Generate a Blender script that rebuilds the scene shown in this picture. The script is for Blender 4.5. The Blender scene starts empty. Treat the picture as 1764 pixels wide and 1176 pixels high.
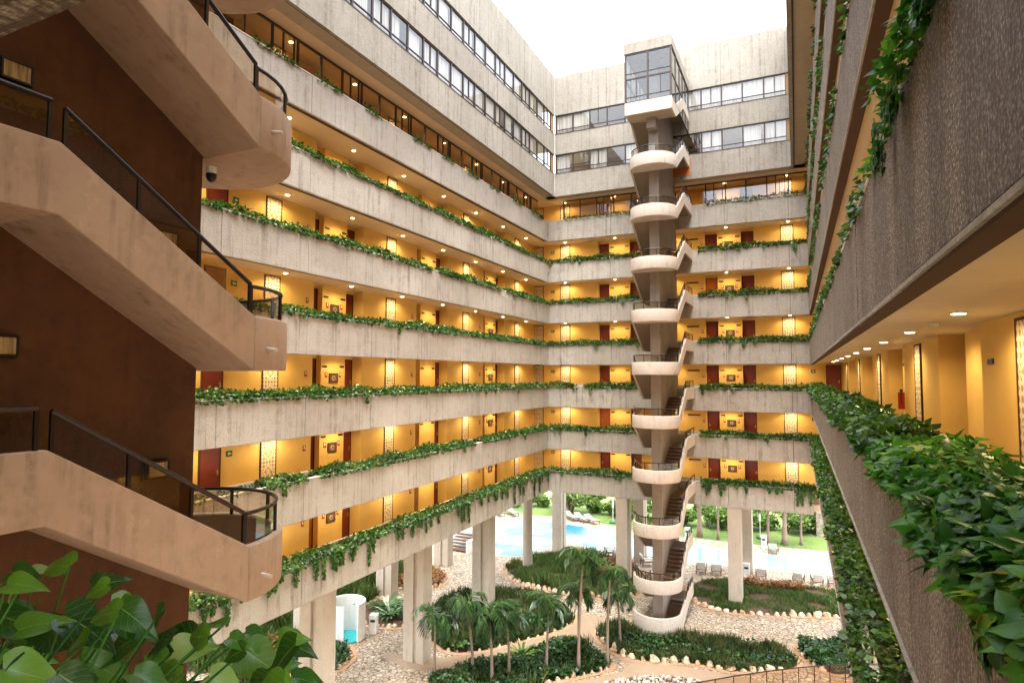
import bpy, math, random
import numpy as np
from mathutils import Matrix, Vector
random.seed(7); rng = np.random.default_rng(7)
sc = bpy.context.scene
COL = sc.collection
rad = math.radians
# ------------------------------------------------------------------ camera
CZ = 14.28
cd = bpy.data.cameras.new('camera'); cam = bpy.data.objects.new('camera', cd); COL.objects.link(cam)
yaw, pit, rol = 0.4364, 0.0547, 0.0029
Fv = Vector((-math.sin(yaw)*math.cos(pit), math.cos(yaw)*math.cos(pit), math.sin(pit)))
R0 = Vector((math.cos(yaw), math.sin(yaw), 0)); U0 = R0.cross(Fv)
Rv = R0*math.cos(rol)+U0*math.sin(rol); Uv = Rv.cross(Fv)
cam.matrix_world = Matrix(((Rv.x, Uv.x, -Fv.x, 0), (Rv.y, Uv.y, -Fv.y, 0), (Rv.z, Uv.z, -Fv.z, CZ), (0, 0, 0, 1)))
cd.sensor_width = 36; cd.lens = 1050.34/1764*36; cd.clip_start = 0.05; cd.clip_end = 2000
sc.camera = cam
# ------------------------------------------------------------------ sky, sun, exposure
w = bpy.data.worlds.new('World'); sc.world = w; w.use_nodes = True
nt = w.node_tree; nt.nodes.clear()
sky = nt.nodes.new('ShaderNodeTexSky'); sky.sky_type = 'NISHITA'; sky.sun_disc = False
SE, SR = rad(72), rad(150)
sky.sun_elevation = SE; sky.sun_rotation = SR; sky.dust_density = 4.0; sky.air_density = 1.0
hs = nt.nodes.new('ShaderNodeHueSaturation'); hs.inputs['Saturation'].default_value = 0.3; hs.inputs['Value'].default_value = 1.0
bg = nt.nodes.new('ShaderNodeBackground'); bg.inputs[1].default_value = 0.15
wo = nt.nodes.new('ShaderNodeOutputWorld')
nt.links.new(sky.outputs[0], hs.inputs['Color']); nt.links.new(hs.outputs[0], bg.inputs[0]); nt.links.new(bg.outputs[0], wo.inputs[0])
sl = bpy.data.lights.new('sun', 'SUN'); sl.energy = .4; sl.angle = rad(60); sl.color = (1, .96, .9)
so = bpy.data.objects.new('sun', sl); COL.objects.link(so)
sd = Vector((math.sin(SR)*math.cos(SE), math.cos(SR)*math.cos(SE), math.sin(SE)))
so.rotation_euler = sd.to_track_quat('Z', 'Y').to_euler()
sc.view_settings.view_transform = 'Standard'; sc.view_settings.look = 'None'
sc.view_settings.exposure = 2.7; sc.view_settings.gamma = 1
LAMP_W = 16.0
# ------------------------------------------------------------------ layout
XL, YB, XR, YF = -16.25, 41.05, 0.77, 0.70
W0 = 1.85
def zb(k): return 6.0+3.0*k
WING = {'left': ((XL, 0, 0), rad(90)), 'back': ((0, YB, 0), 0.0), 'right': ((XR, 0, 0), rad(-90)), 'front': ((0, YF, 0), rad(180))}
def wmat(wing): o, a = WING[wing]; return Matrix.Translation(o) @ Matrix.Rotation(a, 4, 'Z')
ORD = ['lowest', 'second', 'third', 'fourth', 'fifth', 'sixth', 'seventh']
NTH = ['first', 'second', 'third', 'fourth', 'fifth', 'sixth', 'seventh', 'eighth', 'ninth', 'tenth', 'eleventh', 'twelfth']
# ------------------------------------------------------------------ materials
class NB:
    def __init__(s, name):
        s.m = bpy.data.materials.new(name); s.m.use_nodes = True; s.t = s.m.node_tree; s.N = s.t.nodes; s.N.clear()
        s.out = s.N.new('ShaderNodeOutputMaterial'); s.p = s.N.new('ShaderNodeBsdfPrincipled'); s.L(s.p.outputs[0], s.out.inputs[0])
    def L(s, a, b): s.t.links.new(a, b)
    def n(s, ty, **k):
        x = s.N.new(ty)
        for a, v in k.items():
            if a.startswith('i_'):
                x.inputs[a[2:].replace('_', ' ')].default_value = v
            else: setattr(x, a, v)
        return x
    def coord(s, which='Object', scale=(1, 1, 1), rot=(0, 0, 0)):
        if which == 'World': g = s.n('ShaderNodeNewGeometry'); o = g.outputs['Position']
        else: o = s.n('ShaderNodeTexCoord').outputs[which]
        mp = s.n('ShaderNodeMapping'); mp.inputs['Scale'].default_value = scale; mp.inputs['Rotation'].default_value = rot
        s.L(o, mp.inputs[0]); return mp.outputs[0]
    def noise(s, vec, scale, detail=4, rough=.55):
        x = s.n('ShaderNodeTexNoise', i_Scale=scale, i_Detail=detail, i_Roughness=rough); s.L(vec, x.inputs['Vector']); return x.outputs['Fac']
    def ramp(s, fac, stops):
        r = s.n('ShaderNodeValToRGB'); e = r.color_ramp.elements
        while len(e) < len(stops): e.new(.5)
        for i, (p, c) in enumerate(stops):
            e[i].position = p; e[i].color = (c[0], c[1], c[2], 1) if not isinstance(c, (int, float)) else (c, c, c, 1)
        s.L(fac, r.inputs[0]); return r.outputs[0]
    def mix(s, a, b, fac, mode='MIX'):
        x = s.n('ShaderNodeMix', data_type='RGBA', blend_type=mode)
        for v, i in ((fac, 0), (a, 6), (b, 7)):
            if isinstance(v, (int, float)): x.inputs[i].default_value = v
            elif isinstance(v, tuple): x.inputs[i].default_value = (*v, 1)
            else: s.L(v, x.inputs[i])
        return x.outputs[2]
    def math(s, op, a, b=0.0):
        x = s.n('ShaderNodeMath', operation=op)
        for v, i in ((a, 0), (b, 1)):
            if isinstance(v, (int, float)): x.inputs[i].default_value = v
            else: s.L(v, x.inputs[i])
        return x.outputs[0]
    def color(s, c):
        if isinstance(c, tuple): s.p.inputs['Base Color'].default_value = (*c, 1)
        else: s.L(c, s.p.inputs['Base Color'])
    def bump(s, h, st=.3, dist=.02):
        b = s.n('ShaderNodeBump', i_Strength=st, i_Distance=dist); s.L(h, b.inputs['Height']); s.L(b.outputs[0], s.p.inputs['Normal'])
    def rough(s, r): s.p.inputs['Roughness'].default_value = r
M = {}
def plain(name, c, r=.6, metal=0, bumpscale=0, bs=.2, var=.12):
    b = NB(name); v = b.coord('Object')
    f = b.noise(v, 3.0)
    b.color(b.mix(tuple(x*(1-var) for x in c), tuple(min(1, x*(1+var)) for x in c), f)); b.rough(r); b.p.inputs['Metallic'].default_value = metal
    if bumpscale: b.bump(b.noise(v, bumpscale, 6), bs, .01)
    M[name] = b.m; return b
def concrete(name, base, dark, light, streak, grain_scale, grain_strength, streakw=9, stain=.55, big=.25):
    b = NB(name)
    v = b.coord('World'); vs = b.coord('World', (streakw, streakw, .35)); vh = b.coord('World', (1.2, 1.2, 34))
    n1 = b.noise(v, big, 5, .6); n2 = b.noise(vs, .55, 5, .6); n3 = b.noise(v, 2.6, 5, .7); n4 = b.noise(v, grain_scale, 3, .7); n5 = b.noise(vh, .8, 3, .6)
    c = b.mix(base, light, b.ramp(n1, [(.38, 0), (.66, 1)]))
    c = b.mix(c, dark, b.math('MULTIPLY', b.ramp(n2, [(.5, 0), (.72, 1)]), b.math('MULTIPLY', b.ramp(n3, [(.3, 0), (.62, 1)]), stain)))
    c = b.mix(c, streak, b.math('MULTIPLY', b.ramp(n3, [(.52, 0), (.75, 1)]), .45))
    vst = b.coord('World', (2.2, 2.2, .22)); n6 = b.noise(vst, 1.3, 4, .6)
    c = b.mix(c, tuple(x*.35 for x in dark), b.math('MULTIPLY', b.ramp(n6, [(.62, 0), (.78, 1)]), .55))
    c = b.mix(c, light, b.math('MULTIPLY', b.ramp(b.noise(vst, 2.3, 4, .6), [(.6, 0), (.72, 1)]), .5))
    c = b.mix(c, tuple(x*.55 for x in dark), b.math('MULTIPLY', b.ramp(n4, [(.45, 0), (.72, 1)]), .42))
    b.color(c); b.rough(.9)
    b.p.inputs['Specular IOR Level'].default_value = .2
    h = b.math('ADD', b.math('MULTIPLY', n4, 1.0), b.math('MULTIPLY', n5, .5))
    b.bump(h, grain_strength, .03)
    M[name] = b.m
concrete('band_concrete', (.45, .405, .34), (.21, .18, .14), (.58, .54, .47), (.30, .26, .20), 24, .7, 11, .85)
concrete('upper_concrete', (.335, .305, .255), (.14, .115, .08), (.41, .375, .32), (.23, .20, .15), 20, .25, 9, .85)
# coarse bush-hammered aggregate of the right wing
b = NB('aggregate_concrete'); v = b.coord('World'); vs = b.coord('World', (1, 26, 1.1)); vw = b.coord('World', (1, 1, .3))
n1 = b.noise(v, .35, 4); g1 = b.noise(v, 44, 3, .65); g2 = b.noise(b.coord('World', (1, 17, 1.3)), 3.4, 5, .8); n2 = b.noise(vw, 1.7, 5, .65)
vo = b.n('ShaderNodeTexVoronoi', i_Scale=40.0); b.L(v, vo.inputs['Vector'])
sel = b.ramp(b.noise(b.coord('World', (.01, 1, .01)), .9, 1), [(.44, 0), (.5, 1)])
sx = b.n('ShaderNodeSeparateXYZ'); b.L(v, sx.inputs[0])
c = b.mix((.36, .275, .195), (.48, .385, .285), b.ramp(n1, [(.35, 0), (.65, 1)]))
c = b.mix(c, (.42, .37, .30), b.math('MULTIPLY', b.ramp(b.math('DIVIDE', sx.outputs[1], 30.0), [(.1, 0), (.6, 1)]), .75))  # fade from brown to paler grey along the wing, put into the colour
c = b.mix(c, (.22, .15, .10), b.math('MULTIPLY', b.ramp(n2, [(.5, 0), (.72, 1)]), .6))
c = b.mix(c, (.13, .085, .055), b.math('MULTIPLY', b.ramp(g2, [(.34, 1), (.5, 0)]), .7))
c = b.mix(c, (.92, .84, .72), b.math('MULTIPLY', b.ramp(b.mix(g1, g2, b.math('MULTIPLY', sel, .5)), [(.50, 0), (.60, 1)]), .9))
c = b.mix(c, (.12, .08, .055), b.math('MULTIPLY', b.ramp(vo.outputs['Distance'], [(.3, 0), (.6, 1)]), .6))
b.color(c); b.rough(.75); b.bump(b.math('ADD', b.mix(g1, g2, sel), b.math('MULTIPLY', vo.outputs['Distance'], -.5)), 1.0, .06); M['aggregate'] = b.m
# stucco of the stairs
def stucco(name, c0, c1, c2, bs=.25, sc_=40, wear=.5):
    b = NB(name); v = b.coord('World'); n1 = b.noise(v, .9, 5, .6); n2 = b.noise(v, 5, 5, .7); n3 = b.noise(v, sc_, 3, .6)
    c = b.mix(c0, c1, b.ramp(n1, [(.35, 0), (.65, 1)])); c = b.mix(c, c2, b.math('MULTIPLY', b.ramp(n2, [(.5, 0), (.8, 1)]), .5))
    n4 = b.noise(b.coord('World', (4, 4, .3)), 1.6, 5, .65); n5 = b.noise(v, 1.9, 6, .7)
    c = b.mix(c, tuple(x*.55 for x in c2), b.math('MULTIPLY', b.math('MULTIPLY', b.ramp(n4, [(.5, 0), (.7, 1)]), b.ramp(n5, [(.42, 0), (.62, 1)])), wear))
    c = b.mix(c, tuple(min(1, x*1.25) for x in c1), b.math('MULTIPLY', b.ramp(b.noise(v, 3.1, 6, .75), [(.58, 0), (.7, 1)]), wear*.6))
    b.color(c); b.rough(.85); b.bump(b.math('ADD', b.math('MULTIPLY', n2, .8), b.math('MULTIPLY', n3, .3)), bs, .02); M[name] = b.m
stucco('tan_stucco', (.40, .295, .215), (.48, .36, .265), (.28, .20, .14), .22, 40, .7)
stucco('pale_stucco', (.56, .48, .40), (.61, .53, .45), (.44, .37, .30))
stucco('brown_stucco', (.075, .030, .009), (.125, .052, .016), (.035, .013, .004), 1.0, 18)
stucco('spine_grey', (.27, .22, .18), (.33, .28, .23), (.2, .16, .12), .3)
stucco('amber_wall', (.86, .56, .17), (.90, .60, .19), (.80, .51, .15), .12, 60, .12)
stucco('cream_ceiling', (.72, .60, .44), (.76, .64, .47), (.66, .54, .38), .05, 60, .1)
stucco('soffit_grey', (.42, .36, .27), (.46, .40, .30), (.36, .30, .22), .05)
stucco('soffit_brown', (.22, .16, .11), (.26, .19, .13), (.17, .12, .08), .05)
stucco('planter_cream', (.72, .66, .56), (.78, .72, .62), (.58, .5, .4), .3)
stucco('pillar_cream', (.50, .43, .34), (.56, .48, .39), (.43, .36, .27), .1)
stucco('white_wall', (.8, .79, .76), (.83, .82, .79), (.74, .73, .7), .1)
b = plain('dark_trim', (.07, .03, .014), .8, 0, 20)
b = plain('groove', (.06, .045, .03), .9)
b = plain('frame_brown', (.045, .026, .02), .4)
b = plain('rail_metal', (.018, .011, .010), .35, .3)
b = plain('soil', (.10, .055, .03), .95, 0, 12, .6, .4)
b = plain('brown_step', (.13, .065, .035), .7, 0, 20)
b = plain('terrazzo_step', (.30, .22, .16), .6)
b = plain('red_door', (.20, .028, .014), .4)
b = plain('orange_door_and_passage', (.50, .14, .03), .45)
b = plain('brass', (.7, .5, .2), .3, 1)
b = plain('black', (.015, .013, .012), .4)
b = plain('green_sign', (.01, .12, .05), .4)
b = plain('sign_white', (.8, .8, .75), .5)
b = plain('sign_red', (.45, .02, .01), .4)
b = plain('curtain', (.80, .76, .68), .9)
b = plain('wood', (.16, .075, .04), .6)
b = plain('cushion', (.74, .70, .64), .9)
b = plain('cushion_grey', (.42, .38, .35), .9)
b = plain('pool_wall', (.03, .48, .52), .4)
b = plain('trunk_grey', (.27, .20, .15), .9, 0, 14, .6, .3)
b = plain('trunk_brown', (.20, .13, .085), .9, 0, 16, .7, .35)
b = NB('lamp_glass'); v = b.coord('World', (1, 14, 1)); b.color(b.mix((.20, .12, .05), (.5, .38, .2), b.ramp(b.noise(v, 2.2, 2), [(.35, 0), (.6, 1)]))); b.rough(.35); M['lamp_glass'] = b.m
b = plain('room_back', (.35, .22, .11), .8)
# curtain pleats
b = NB('curtain'); v = b.coord('World', (1, 1, .02)); wv = b.noise(v, 11, 2); b.color(b.mix((.36, .34, .30), (.56, .54, .49), b.ramp(wv, [(.35, 0), (.6, 1)]))); b.rough(.9); b.bump(wv, .5, .03); M['curtain'] = b.m
# terracotta terrace
b = NB('terracotta'); v = b.coord('World'); br = b.n('ShaderNodeTexBrick', i_Scale=2.6); b.L(v, br.inputs['Vector'])
br.inputs['Color1'].default_value = (.50, .16, .03, 1); br.inputs['Color2'].default_value = (.44, .13, .025, 1); br.inputs['Mortar'].default_value = (.3, .15, .06, 1)
b.color(br.outputs['Color']); b.rough(.35); M['terracotta'] = b.m
# cream screen panels with a carved ornament
b = NB('screen_panel'); tc = b.n('ShaderNodeTexCoord'); sp = b.n('ShaderNodeSeparateXYZ'); b.L(tc.outputs['Object'], sp.inputs[0])
def saw(o, f, ph=0.0): return b.math('ABSOLUTE', b.math('SUBTRACT', b.math('FRACT', b.math('ADD', b.math('MULTIPLY', o, f), ph)), .5))
X_, Z_ = sp.outputs[0], sp.outputs[2]
cx, cz = saw(X_, 1/.70, .5), saw(Z_, 1/.70, .5)
big = b.math('ADD', cx, cz)                       # diamonds
ring = b.math('LESS_THAN', b.math('ABSOLUTE', b.math('SUBTRACT', big, .22)), .045)
sx_, sz_ = saw(X_, 1/.14, .5), saw(Z_, 1/.14, .5)
dots = b.math('MULTIPLY', b.math('GREATER_THAN', b.math('MULTIPLY', sx_, sz_), .075), b.math('GREATER_THAN', big, .42))
line = b.math('LESS_THAN', cz, .03)
line2 = b.math('MULTIPLY', b.math('GREATER_THAN', cz, .44), b.math('GREATER_THAN', sx_, .2))
mk = b.math('MINIMUM', b.math('ADD', b.math('ADD', b.math('MULTIPLY', ring, .8), dots), b.math('ADD', b.math('MULTIPLY', line, .5), line2)), 1.0)
b.color(b.mix((.86, .74, .56), (.30, .13, .05), b.math('MULTIPLY', mk, .8))); b.rough(.6); b.bump(mk, .6, .01); M['screen_panel'] = b.m
# glass
def glass(name, tint, ior=.10, rg=.02):
    b = NB(name); N = b.N; N.remove(b.p)
    tr = b.n('ShaderNodeBsdfTransparent'); tr.inputs[0].default_value = (*tint, 1)
    gl = b.n('ShaderNodeBsdfGlossy'); gl.inputs['Roughness'].default_value = rg
    gl.inputs[0].default_value = (1, 1, 1, 1)
    lw = b.n('ShaderNodeLayerWeight'); lw.inputs[0].default_value = .5; fr = b.n('ShaderNodeMath', operation='MULTIPLY_ADD'); b.L(b.math('POWER', lw.outputs['Facing'], 4.0), fr.inputs[0]); fr.inputs[1].default_value = .85; fr.inputs[2].default_value = ior
    mx = b.n('ShaderNodeMixShader'); b.L(fr.outputs[0], mx.inputs[0]); b.L(tr.outputs[0], mx.inputs[1]); b.L(gl.outputs[0], mx.inputs[2]); b.L(mx.outputs[0], b.out.inputs[0]); M[name] = b.m
glass('window_glass', (.95, .95, .94), .10)
glass('cabin_glass', (.62, .65, .66), .10)
glass('smoked_glass', (.62, .54, .44), .10)
glass('rail_glass', (.72, .62, .50), .06)
def emit(name, c, s):
    b = NB(name); b.color((.8, .7, .5)); b.p.inputs['Emission Color'].default_value = (*c, 1); b.p.inputs['Emission Strength'].default_value = s; M[name] = b.m
emit('lamp_disc', (1, .72, .34), 9.0)
# foliage
def leafmat(name, stops, trans=.35, rough=.35, spec=.5, ts=None):
    b = NB(name); g = b.n('ShaderNodeNewGeometry'); r = g.outputs['Random Per Island']
    v = b.coord('World'); n = b.noise(v, 1.3, 3); f = b.math('ADD', b.math('MULTIPLY', r, .7), b.math('MULTIPLY', b.math('SUBTRACT', n, .35), 1.0))
    c = b.ramp(f, stops); b.color(c); b.rough(rough); b.p.inputs['Specular IOR Level'].default_value = spec
    tl = b.n('ShaderNodeBsdfTranslucent'); b.L(b.mix(c, (1.2, 1.3, .3), .25, 'MULTIPLY') if ts is None else c, tl.inputs[0])
    mx = b.n('ShaderNodeMixShader'); mx.inputs[0].default_value = trans; b.L(b.p.outputs[0], mx.inputs[1]); b.L(tl.outputs[0], mx.inputs[2]); b.L(mx.outputs[0], b.out.inputs[0])
    M[name] = b.m; return b
leafmat('vine_leaf', [(0, (.008, .030, .006)), (.4, (.030, .095, .014)), (.75, (.075, .19, .025)), (1, (.24, .36, .07))], .3)
leafmat('near_leaf', [(0, (.012, .06, .008)), (.4, (.035, .15, .016)), (.8, (.10, .29, .03)), (.96, (.28, .46, .05)), (1, (.4, .3, .08))], .36, .42, .3)
leafmat('grass_blade', [(0, (.010, .022, .007)), (.35, (.030, .055, .012)), (.7, (.075, .11, .022)), (1, (.24, .17, .06))], .22, .5)
leafmat('bright_shrub', [(0, (.04, .10, .018)), (.5, (.12, .22, .035)), (1, (.28, .38, .09))], .4, .5)
leafmat('fine_grass', [(0, (.018, .045, .010)), (.35, (.05, .10, .018)), (.7, (.11, .18, .035)), (1, (.28, .26, .09))], .25, .5)
leafmat('mid_shrub', [(0, (.03, .08, .015)), (.5, (.10, .19, .03)), (1, (.28, .38, .09))], .35, .5)
leafmat('palm_leaf', [(0, (.010, .035, .010)), (.5, (.026, .075, .018)), (.85, (.07, .15, .03)), (1, (.2, .24, .06))], .2, .35)
leafmat('ground_cover', [(0, (.008, .035, .008)), (.5, (.022, .075, .014)), (.9, (.05, .13, .02)), (1, (.12, .2, .04))], .2, .4)
leafmat('red_croton', [(0, (.10, .03, .01)), (.5, (.30, .12, .03)), (1, (.45, .28, .08))], .25, .5)
leafmat('pale_lily', [(0, (.02, .09, .02)), (.6, (.10, .22, .06)), (.8, (.6, .65, .45)), (1, (.75, .78, .6))], .25, .4)
# hero leaves with veins (uses UV)
b = NB('hero_leaf'); uv = b.n('ShaderNodeTexCoord').outputs['UV']; sp = b.n('ShaderNodeSeparateXYZ'); b.L(uv, sp.inputs[0])
g = b.n('ShaderNodeNewGeometry'); av = b.math('ABSOLUTE', b.math('SUBTRACT', sp.outputs[1], .5))
mid = b.math('LESS_THAN', av, .016)
lat = b.math('LESS_THAN', b.math('ABSOLUTE', b.math('SUBTRACT', b.math('FRACT', b.math('MULTIPLY', b.math('SUBTRACT', sp.outputs[0], b.math('MULTIPLY', av, .7)), 7.0)), .5)), .045)
c = b.ramp(b.math('ADD', b.math('MULTIPLY', g.outputs['Random Per Island'], .6), b.math('MULTIPLY', b.noise(b.coord('World'), 9), .5)), [(.15, (.008, .035, .006)), (.5, (.022, .10, .008)), (.8, (.12, .29, .02)), (.92, (.42, .50, .22))])
c = b.mix(c, (.22, .40, .10), b.math('MULTIPLY', b.math('MAXIMUM', mid, b.math('MULTIPLY', lat, .45)), .6)); b.color(c); b.rough(.3)
b.bump(b.math('ADD', b.math('MULTIPLY', lat, -1.0), b.math('MULTIPLY', mid, -1.0)), .35, .004)
tl = b.n('ShaderNodeBsdfTranslucent'); b.L(c, tl.inputs[0]); mx = b.n('ShaderNodeMixShader'); mx.inputs[0].default_value = .35
b.L(b.p.outputs[0], mx.inputs[1]); b.L(tl.outputs[0], mx.inputs[2]); b.L(mx.outputs[0], b.out.inputs[0]); M['hero_leaf'] = b.m
# ground
b = NB('stone_paving'); v = b.coord('World')
wn = b.n('ShaderNodeTexNoise', i_Scale=2.0); b.L(v, wn.inputs['Vector'])
vv = b.n('ShaderNodeVectorMath', operation='ADD'); b.L(v, vv.inputs[0]); sc2 = b.n('ShaderNodeVectorMath', operation='SCALE'); sc2.inputs[3].default_value = .4; b.L(wn.outputs['Color'], sc2.inputs[0]); b.L(sc2.outputs[0], vv.inputs[1])
ve = b.n('ShaderNodeTexVoronoi', feature='DISTANCE_TO_EDGE', i_Scale=4.3); vc_ = b.n('ShaderNodeTexVoronoi', i_Scale=4.3); b.L(vv.outputs[0], ve.inputs['Vector']); b.L(vv.outputs[0], vc_.inputs['Vector'])
cs = b.n('ShaderNodeSeparateColor'); b.L(vc_.outputs['Color'], cs.inputs[0])
c = b.mix((.38, .30, .20), (.60, .51, .385), cs.outputs[0]); c = b.mix(c, (.34, .25, .155), b.math('MULTIPLY', b.ramp(b.noise(v, .5), [(.5, 0), (.7, 1)]), .6))
c = b.mix(c, (.17, .11, .065), b.ramp(ve.outputs['Distance'], [(.03, 1), (.11, 0)])); b.color(c); b.rough(.8); b.bump(b.ramp(ve.outputs['Distance'], [(0, 0), (.09, 1)]), .6, .04); M['stone_paving'] = b.m
b = NB('sandy_path'); v = b.coord('World'); b.color(b.mix((.31, .22, .14), (.42, .31, .21), b.noise(v, 2.2, 5))); b.rough(.9); b.bump(b.noise(v, 30, 4), .4, .01); M['sandy_path'] = b.m
b = NB('edging'); v = b.coord('World'); b.color(b.mix((.48, .26, .13), (.60, .38, .22), b.noise(v, 3, 4))); b.rough(.9); M['edging'] = b.m
b = NB('lawn'); v = b.coord('World'); c = b.mix((.045, .11, .015), (.13, .20, .04), b.ramp(b.noise(v, .35, 5), [(.35, 0), (.6, 1)])); c = b.mix(c, (.18, .24, .06), b.ramp(b.noise(v, 5, 4), [(.45, 0), (.75, 1)])); b.color(c); b.rough(.95); b.bump(b.noise(v, 25, 4), .8, .05); M['lawn'] = b.m
b = NB('field'); v = b.coord('World'); c = b.mix((.20, .26, .07), (.34, .38, .15), b.noise(v, .5, 5)); c = b.mix(c, (.09, .13, .03), b.ramp(b.noise(v, .9, 5), [(.55, 0), (.68, 1)])); b.color(c); b.rough(.95); M['field'] = b.m
b = NB('water'); v = b.coord('World'); n = b.noise(v, .28, 3)
vq = b.n('ShaderNodeTexVoronoi', distance='CHEBYCHEV', i_Scale=.45); b.L(b.coord('World', (1, 1.4, 1)), vq.inputs['Vector']); q = b.n('ShaderNodeSeparateColor'); b.L(vq.outputs['Color'], q.inputs[0])
sx = b.n('ShaderNodeSeparateXYZ'); b.L(v, sx.inputs[0])
west = b.ramp(b.math('DIVIDE', b.math('ADD', sx.outputs[0], 30.0), 30.0), [(.35, 1), (.62, 0)])
blue = b.math('MULTIPLY', b.ramp(b.math('ADD', b.math('MULTIPLY', n, .7), b.math('MULTIPLY', q.outputs[0], .35)), [(.5, 0), (.62, 1)]), west)
b.color(b.mix((.22, .42, .47), (.035, .17, .34), blue)); b.rough(.12); b.p.inputs['Specular IOR Level'].default_value = .22
b.bump(b.noise(v, 5, 3), .12, .05); M['water'] = b.m
b = NB('border_stone'); r = b.n('ShaderNodeObjectInfo').outputs['Random']; v = b.coord('World'); b.color(b.mix(b.mix((.55, .38, .24), (.72, .60, .44), r), (.40, .24, .14), b.ramp(b.noise(v, 4, 5), [(.5, 0), (.75, 1)]))); b.rough(.9); b.bump(b.noise(v, 9, 4), .6, .03); M['border_stone'] = b.m
b = NB('pebble'); g = b.n('ShaderNodeNewGeometry'); b.color(b.ramp(g.outputs['Random Per Island'], [(0, (.2, .15, .1)), (.5, (.5, .46, .38)), (1, (.8, .78, .7))])); b.rough(.8); M['pebble'] = b.m
# ------------------------------------------------------------------ mesh helpers
class MB:
    def __init__(s): s.v = []; s.f = []; s.mi = []; s.mats = []
    def mat(s, m):
        if m not in s.mats: s.mats.append(m)
        return s.mats.index(m)
    def add(s, vs, fs, m):
        o = len(s.v); s.v += [tuple(p) for p in vs]; k = s.mat(m)
        for f in fs: s.f.append(tuple(i+o for i in f)); s.mi.append(k)
    def box(s, x0, x1, y0, y1, z0, z1, m):
        s.add([(x0, y0, z0), (x1, y0, z0), (x1, y1, z0), (x0, y1, z0), (x0, y0, z1), (x1, y0, z1), (x1, y1, z1), (x0, y1, z1)],
              [(0, 3, 2, 1), (4, 5, 6, 7), (0, 1, 5, 4), (1, 2, 6, 5), (2, 3, 7, 6), (3, 0, 4, 7)], m)
    def prism(s, poly, a, b_, axis, m):
        """poly = list of 2D points, extruded along axis (0: x, 1: y, 2: z) from a to b_"""
        def P(p, t):
            if axis == 0: return (t, p[0], p[1])
            if axis == 1: return (p[0], t, p[1])
            return (p[0], p[1], t)
        n = len(poly); vs = [P(p, a) for p in poly]+[P(p, b_) for p in poly]
        s.add(vs, [tuple(range(n))[::-1], tuple(range(n, 2*n))]+[(i, (i+1) % n, n+(i+1) % n, n+i) for i in range(n)], m)
    def tube(s, pts, r, m, n=6, cap=True, radii=None):
        pts = [Vector(p) for p in pts]; rings = []
        up = Vector((0, 0, 1))
        for i, p in enumerate(pts):
            d = (pts[min(i+1, len(pts)-1)]-pts[max(i-1, 0)]).normalized()
            a = d.cross(up if abs(d.z) < .95 else Vector((1, 0, 0))).normalized(); c = a.cross(d)
            rr = radii[i] if radii else r
            rings.append([p+(a*math.cos(t)+c*math.sin(t))*rr for t in [2*math.pi*j/n for j in range(n)]])
        vs = [q for ring in rings for q in ring]; fs = []
        for i in range(len(pts)-1):
            for j in range(n): fs.append((i*n+j, i*n+(j+1) % n, (i+1)*n+(j+1) % n, (i+1)*n+j))
        if cap: fs.append(tuple(range(n))[::-1]); fs.append(tuple(range((len(pts)-1)*n, len(pts)*n)))
        s.add(vs, fs, m)
    def build(s, name, parent=None, smooth=False, bevel=0):
        me = bpy.data.meshes.new(name); me.from_pydata(s.v, [], s.f)
        for m in s.mats: me.materials.append(M[m])
        me.polygons.foreach_set('material_index', s.mi)
        if smooth: me.polygons.foreach_set('use_smooth', [True]*len(s.f))
        me.update()
        import bmesh
        bm = bmesh.new(); bm.from_mesh(me); bmesh.ops.recalc_face_normals(bm, faces=bm.faces[:]); bm.to_mesh(me); bm.free()
        o = bpy.data.objects.new(name, me); COL.objects.link(o)
        if parent: o.parent = parent
        if bevel:
            md = o.modifiers.new('bevel', 'BEVEL'); md.width = bevel; md.segments = 2; md.limit_method = 'ANGLE'
        return o
def tag(o, label=None, cat=None, group=None, kind=None):
    if label: o['label'] = label
    if cat: o['category'] = cat
    if group: o['group'] = group
    if kind: o['kind'] = kind
    return o
def empty(name, loc=(0, 0, 0), rz=0.0, label=None, cat=None, group=None):
    o = bpy.data.objects.new(name, None); COL.objects.link(o); o.location = loc; o.rotation_euler = (0, 0, rz); o.empty_display_size = .2
    return tag(o, label, cat, group)
def copy_tree(o, parent=None):
    c = o.copy(); COL.objects.link(c); c.parent = parent
    for ch in list(o.children): copy_tree(ch, c)
    return c
def npmesh(name, V, F, mat, parent=None, smooth=True, uv=None):
    """V (n,3), F (m,k) all faces same size"""
    me = bpy.data.meshes.new(name); k = F.shape[1]
    me.vertices.add(len(V)); me.vertices.foreach_set('co', V.astype(np.float32).ravel())
    me.loops.add(F.size); me.loops.foreach_set('vertex_index', F.astype(np.int32).ravel())
    me.polygons.add(len(F)); me.polygons.foreach_set('loop_start', np.arange(0, F.size, k, dtype=np.int32))
    me.polygons.foreach_set('use_smooth', np.ones(len(F), bool) if smooth else np.zeros(len(F), bool))
    if uv is not None:
        l = me.uv_layers.new(name='uv'); l.data.foreach_set('uv', uv[F.ravel()].astype(np.float32).ravel())
    me.materials.append(M[mat]); me.update(); me.validate()
    o = bpy.data.objects.new(name, me); COL.objects.link(o)
    if parent: o.parent = parent
    return o
def nrm(a): return a/np.maximum(np.linalg.norm(a, axis=1, keepdims=True), 1e-6)
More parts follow.
